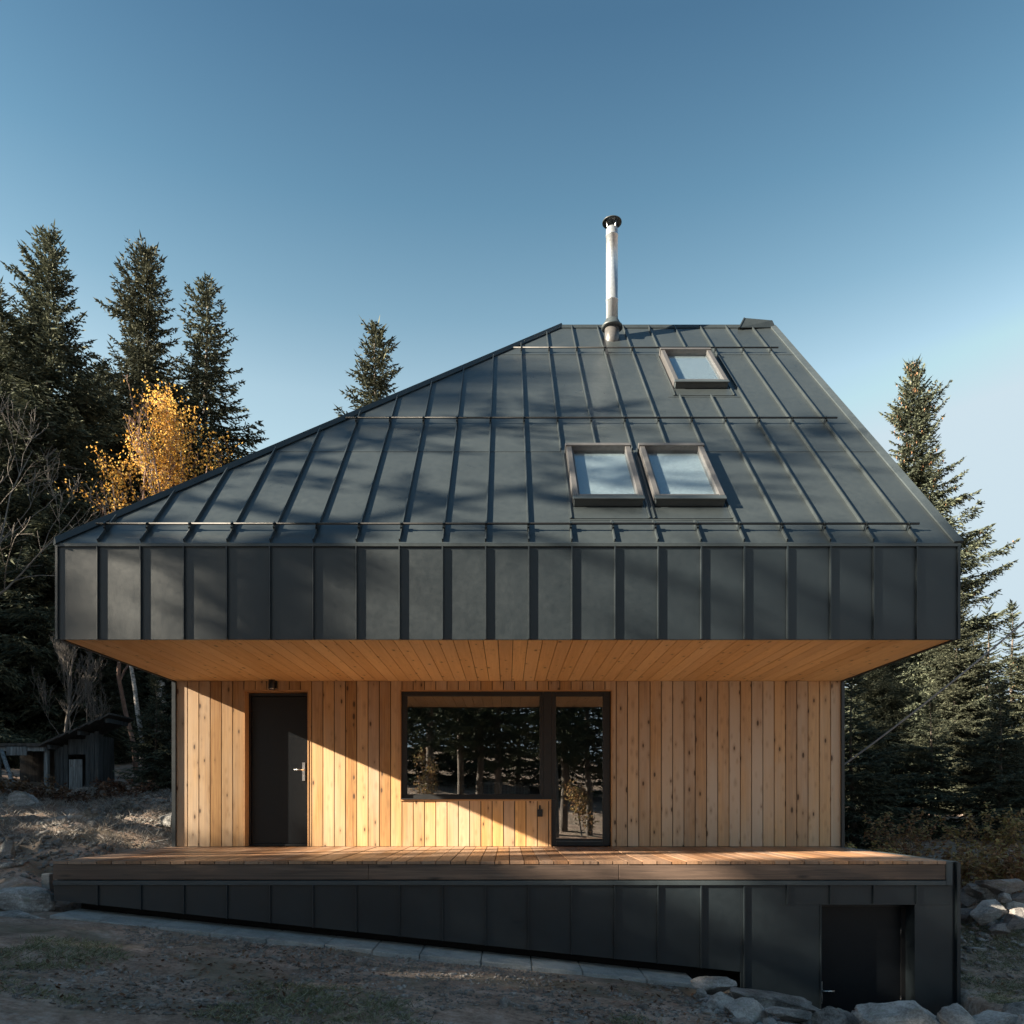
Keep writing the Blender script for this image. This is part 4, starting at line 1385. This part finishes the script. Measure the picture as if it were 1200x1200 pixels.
rng = np.random.default_rng(77)
def spread(n, x0, x1, y0, y1, power=None):
    x = rng.uniform(x0, x1, n); y = rng.uniform(y0, y1, n)
    return x, y


x, y = spread(22000, -6.2, 6.5, -3.0, -0.3)
dens = vnoise(x, y, 0.8, 21) + 0.5 * vnoise(x, y, 2.4, 22)
keep = (dens > -0.12) & ~((x > 2.2) & (y > -1.05))
x, y = x[keep], y[keep]
sz = rng.gamma(1.1, 0.007, len(x)) + 0.004
scatter_stones('gravel', np.stack([x, y, ground_z(x, y) + sz * 0.15], -1), sz, 1, 'pebble', 'loose gravel scattered over the bare yard')
x, y = spread(24000, -11.5, -4.65, 0.0, 9.0)
keep = (vnoise(x, y, 0.5, 31) + 0.6 * vnoise(x, y, 2.2, 32) > -0.10) & (x > -0.64 * (y + 8) - 0.6)
x, y = x[keep], y[keep]
sz = rng.gamma(1.0, 0.014, len(x)) + 0.007
scatter_stones('rubble', np.stack([x, y, ground_z(x, y) + sz * 0.2], -1), sz, 2, 'stone', 'pale broken rubble covering the slope left of the house')
x, y = spread(2600, 4.7, 9.0, -1.0, 5.0)
sz = rng.gamma(1.5, 0.010, len(x)) + 0.005
keep = vnoise(x, y, 0.9, 41) > -0.1
scatter_stones('gravel', np.stack([x, y, ground_z(x, y) + sz * 0.2], -1)[keep], sz[keep], 3, 'pebble', 'loose gravel on the grassy bank right of the base')
# fallen leaves
x = np.concatenate([rng.uniform(-6.2, 6.5, 3600), rng.uniform(-12, -4.7, 4200), rng.uniform(4.7, 9, 1400)])
y = np.concatenate([rng.uniform(-3.0, -0.45, 3600), rng.uniform(-0.2, 9, 4200), rng.uniform(0, 6, 1400)])
keep = (vnoise(x, y, 0.7, 51) > -0.05) & ~((x > 2.2) & (x < 4.6) & (y > -1.05) & (y < 0.3))
x, y = x[keep], y[keep]
P = np.stack([x, y, ground_z(x, y) + 0.012], -1)
Dv = rng.normal(0, 1, P.shape); Dv[:, 2] *= 0.35
Dv *= rng.uniform(0.03, 0.07, (len(P), 1)) / np.linalg.norm(Dv, axis=1, keepdims=True)
V, Qd = blades(P, Dv, 0.03, rng, 0.7)
tag(link_mesh('leaf_litter', np_mesh('leaf_litter', V, Qd, M['deadleaf'])), 'brown fallen leaves lying on yard and slope', 'leaves', None, 'stuff')
# grass tufts
x = np.concatenate([rng.uniform(-5.5, 4.5, 5200), rng.uniform(4.7, 9.0, 5200)])
y = np.concatenate([rng.uniform(-2.9, -0.9, 5200), rng.uniform(-0.6, 5.0, 5200)])
dn = vnoise(x, y, 0.9, 61) + 0.6 * vnoise(x, y, 2.6, 62) - np.where(x < 4.6, smooth(-2.0, -1.0, y) * 0.5, 0.0)
keep = (dn > np.where(x < 4.6, 0.06, -0.15)) & ~((x > 1.9) & (x < 4.6) & (y > -1.6))
x, y = x[keep], y[keep]
n = len(x)
x = np.repeat(x, 14) + rng.normal(0, 0.035, n * 14); y = np.repeat(y, 14) + rng.normal(0, 0.035, n * 14)
P = np.stack([x, y, ground_z(x, y) - 0.005], -1)
Dv = np.stack([rng.normal(0, 0.8, len(P)), rng.normal(0, 0.8, len(P)), rng.uniform(0.35, 1.0, len(P))], -1)
Dv *= rng.uniform(0.02, 0.065, (len(P), 1))
V, Qd = blades(P, Dv, 0.006, rng)
tag(link_mesh('grass', np_mesh('grass', V, Qd, M['grass'])), 'short dull grass and moss growing in patches on the yard', 'grass', None, 'stuff')

# dry frosted grass and stalks on the left slope
M['drygrass'] = leaf_mat('dry_grass', [(0.15, (0.12, 0.10, 0.085)), (0.5, (0.26, 0.24, 0.22)), (0.85, (0.50, 0.49, 0.47))], 0.2)
x = rng.uniform(-12.5, -4.7, 9000); y = rng.uniform(0.3, 9.5, 9000)
keep = (vnoise(x, y, 0.8, 71) + 0.5 * vnoise(x, y, 2.6, 72) > 0.02) & (x > -0.64 * (y + 8) - 0.6)
x, y = x[keep], y[keep]
n = len(x)
x = np.repeat(x, 8) + rng.normal(0, 0.05, n * 8); y = np.repeat(y, 8) + rng.normal(0, 0.05, n * 8)
P = np.stack([x, y, ground_z(x, y) - 0.005], -1)
Dv = np.stack([rng.normal(0, 0.7, len(P)), rng.normal(0, 0.7, len(P)), rng.uniform(0.2, 1.0, len(P))], -1)
Dv *= rng.uniform(0.04, 0.16, (len(P), 1))
V, Qd = blades(P, Dv, 0.010, rng)
tag(link_mesh('dry_grass', np_mesh('dry_grass', V, Qd, M['drygrass'])), 'frosty grey dry grass and stalks on the slope left of the house', 'grass', None, 'stuff')
# small stones packed round the boulders
x = np.concatenate([rng.uniform(1.6, 5.2, 700), rng.uniform(4.9, 7.4, 320)]); y = np.concatenate([rng.uniform(-2.3, -0.75, 700), rng.uniform(1.6, 3.4, 320)])
keep = ~((x > 2.2) & (x < 4.6) & (y > -0.95) & (y < 0.5))
x, y = x[keep], y[keep]
sz = rng.gamma(1.4, 0.022, len(x)) + 0.012
scatter_stones('rubble', np.stack([x, y, ground_z(x, y) + sz * 0.15], -1), sz, 9, 'stone', 'broken stones packed between the boulders and the stone pile')

# ------------------------------------------------------------------ old shed and lean-to
def shed():
    d = 18.5
    o = at(92, 943, d)
    k = d / F
    root = tag(empty('shed', (o.x, o.y, 0)), 'old grey plank shed with a steep single pitch roof', 'shed')
    X = lambda px: (px - 92) * k
    Z = lambda py: EYE + (943 - py) * k
    dep = 0.7
    mb = MB()
    rr = random.Random(4)
    px = 64.0
    while px < 116:                                       # front planks
        p1 = px + 5.2
        zt = Z(np.interp(px + 2.6, [58, 134], [876, 843])) - 0.10
        if 81 < px + 2.6 < 98: pass
        else: mb.box(X(px), X(p1) - 0.006, rr.uniform(-0.006, 0.006), 0.03, Z(955), zt)
        px += 5.2
    mb.box(X(80), X(101), 0.004, 0.03, Z(884) , Z(866))
    mb.box(X(64), X(64) + 0.03, 0.034, dep, Z(955), Z(882)); mb.box(X(116) - 0.03, X(116), 0.034, dep, Z(955), Z(862)); mb.box(X(64), X(116), dep, dep + 0.03, Z(955), Z(882))
    mb.build('wall', M['shedwood'], root)
    dr = MB()
    for i in range(3): dr.box(X(81.5 + i * 5.2), X(81.5 + (i + 1) * 5.2) - 0.006, -0.025, -0.004, Z(940), Z(890))
    dd = dr.build('door', M['oldwood'], root, label='pale bleached plank door')
    MB().box(X(82), X(97), -0.035, -0.026, Z(896), Z(898.5)).build('batten', M['oldwood'], dd)
    MB().box(X(84), X(95), 0.006, 0.02, Z(884), Z(874)).build('opening', M['dark'], root)
    mb = MB()
    a0, a1 = (56, 877), (135, 841)
    for i in range(7):
        f0, f1 = i / 7, (i + 1) / 7 + 0.02
        pts = []
        for f in (f0, f1):
            pts.append((X(a0[0] + (a1[0] - a0[0]) * f), Z(a0[1] + (a1[1] - a0[1]) * f)))
        j = rr.uniform(-0.01, 0.02)
        mb.hexa([(pts[0][0], -0.35, pts[0][1] + j), (pts[1][0], -0.35, pts[1][1] + j + 0.03), (pts[1][0], dep + 0.2, pts[1][1] + j + 0.03), (pts[0][0], dep + 0.2, pts[0][1] + j),
                 (pts[0][0], -0.35, pts[0][1] + j + 0.05), (pts[1][0], -0.35, pts[1][1] + j + 0.07), (pts[1][0], dep + 0.2, pts[1][1] + j + 0.07), (pts[0][0], dep + 0.2, pts[0][1] + j + 0.05)])
    mb.build('roof', M['darkwood'], root)
    mb = MB()
    for f in (0.1, 0.55, 0.95):
        xx, zz = X(a0[0] + (a1[0] - a0[0]) * f), Z(a0[1] + (a1[1] - a0[1]) * f)
        mb.box(xx - 0.04, xx + 0.04, -0.25, dep, zz - 0.10, zz - 0.003)
    mb.build('rafters', M['shedwood'], root)
    # open lean-to to the left
    r2 = tag(empty('lean_to', (o.x, o.y, 0)), 'dark open lean-to with a pale board hung under its front beam', 'shelter')
    MB().box(X(-14), X(60), -0.3, 1.3, Z(876), Z(872)).build('roof', M['darkwood'], r2)
    MB().box(X(-14), X(60), -0.26, -0.2, Z(881), Z(876.5)).build('beam', M['oldwood'], r2)
    mb = MB()
    for px in (1, 57): mb.box(X(px), X(px + 4), -0.19, -0.10, Z(960), Z(877))
    mb.build('post', M['oldwood'], r2)
    MB().box(X(17), X(40), -0.30, -0.27, Z(886), Z(875)).build('board', M['oldwood'], r2, label='pale blue grey board')
    MB().box(X(-14), X(60), 1.2, 1.25, Z(960), Z(877)).build('back_wall', M['darkwood'], r2)
    pl = MB()
    p0, p1 = at(2, 880, 17.8), at(13, 912, 17.4)
    pl.tube([p0, p1, at(15, 925, 17.3)], 0.045, 6)
    tag(pl.build('pole', M['oldwood']), 'bleached wooden pole leaning on the lean-to', 'pole')


shed()

# ------------------------------------------------------------------ cable and its pole
P0, P1 = Vector((4.55, 4.0, 0.80)), Vector((8.5, 2.0, 4.67))
pts = []
for i in range(25):
    t = i / 24
    q = P0.lerp(P1, t); q.z -= 0.16 * 4 * t * (1 - t)
    pts.append(q)
tag(MB().tube(pts, 0.013, 8).build('cable', M['cable']), 'grey cable slanting up from the right house wall across the spruces', 'cable')
pole = tag(empty('utility_pole', (8.55, 2.0, gz(8.55, 2.0))), 'wooden utility pole that carries the slanting cable', 'pole')
MB().tube([(0, 0, -0.5), (0, 0, 6.4)], [0.13, 0.10], 14).build('post', M['oldwood'], pole)
MB().box(-0.10, 0.02, -0.03, 0.03, 5.55, 5.80).build('bracket', M['trim'], pole)

# ------------------------------------------------------------------ light, sky, camera
sun = bpy.data.lights.new('sun', 'SUN')
sun.energy = 5.0
sun.angle = R(0.55)
sun.color = (1.0, 0.86, 0.66)
so = bpy.data.objects.new('sun', sun)
COL.objects.link(so)
so.rotation_euler = SUN_TRAVEL.to_track_quat('-Z', 'Y').to_euler()
so.location = (-20, -4, 14)

w = bpy.data.worlds.new('World')
sc.world = w
w.use_nodes = True
nt = w.node_tree
bg = nt.nodes['Background']
sky = nt.nodes.new('ShaderNodeTexSky')
sky.sky_type = 'NISHITA'
sky.sun_disc = False
ts = -SUN_TRAVEL
sky.sun_elevation = math.asin(ts.z)
sky.sun_rotation = math.atan2(ts.x, ts.y)
sky.altitude = 900
sky.air_density = 1.0
sky.dust_density = 0.6
sky.ozone_density = 1.0
gm = nt.nodes.new('ShaderNodeGamma')
gm.inputs[1].default_value = 1.25
tint = nt.nodes.new('ShaderNodeMix')
tint.data_type, tint.blend_type = 'RGBA', 'MULTIPLY'
tint.inputs[0].default_value = 1.0
tint.inputs[7].default_value = (0.52, 0.60, 0.50, 1)
nt.links.new(sky.outputs[0], gm.inputs[0])
nt.links.new(gm.outputs[0], tint.inputs[6])
# paler air towards the horizon, deeper blue overhead, and no glare round the sun
tcw = nt.nodes.new('ShaderNodeTexCoord')
sepw = nt.nodes.new('ShaderNodeSeparateXYZ')
nt.links.new(tcw.outputs['Generated'], sepw.inputs[0])
rampw = nt.nodes.new('ShaderNodeValToRGB')
nt.links.new(sepw.outputs[2], rampw.inputs[0])
el = rampw.color_ramp.elements
STOPS = [(0.26, (3.1, 2.0, 1.45)), (0.36, (3.2, 2.1, 1.55)), (0.45, (3.0, 2.08, 1.58)), (0.52, (2.05, 1.7, 1.4)), (0.60, (1.40, 1.38, 1.24)), (0.70, (0.95, 1.04, 1.04))]
while len(el) < len(STOPS): el.new(0.5)
for e_, (p_, c_) in zip(el, STOPS):
    e_.position = p_
    e_.color = (*[v / 4.2 for v in c_], 1)
m2 = nt.nodes.new('ShaderNodeMix')
m2.data_type, m2.blend_type = 'RGBA', 'MULTIPLY'
m2.inputs[0].default_value = 1.0
nt.links.new(tint.outputs[2], m2.inputs[6])
nt.links.new(rampw.outputs[0], m2.inputs[7])
m3 = nt.nodes.new('ShaderNodeVectorMath'); m3.operation = 'SCALE'
m3.inputs['Scale'].default_value = 3.85
nt.links.new(m2.outputs[2], m3.inputs[0])
m4 = nt.nodes.new('ShaderNodeVectorMath'); m4.operation = 'MINIMUM'
m4.inputs[1].default_value = (2.2, 2.7, 3.0)
nt.links.new(m3.outputs[0], m4.inputs[0])
nt.links.new(m4.outputs[0], bg.inputs[0])
bg.inputs[1].default_value = 0.05

cam = bpy.data.cameras.new('camera')
cam.sensor_width = 36
cam.lens = F / 1200 * 36
cam.shift_x = (600 - 595) / 1200
cam.shift_y = (943 - 600) / 1200
cam.clip_end = 3000
co = bpy.data.objects.new('camera', cam)
COL.objects.link(co)
co.location = (0, CAMY, EYE)
co.rotation_euler = (math.pi / 2, 0, 0)
sc.camera = co

sc.view_settings.view_transform = 'Standard'
sc.view_settings.look = 'None'
sc.view_settings.exposure = 2.5
sc.view_settings.gamma = 1
sc.render.film_transparent = False
sc.cycles.max_bounces = 8
sc.cycles.transparent_max_bounces = 12
sc.cycles.use_denoising = True
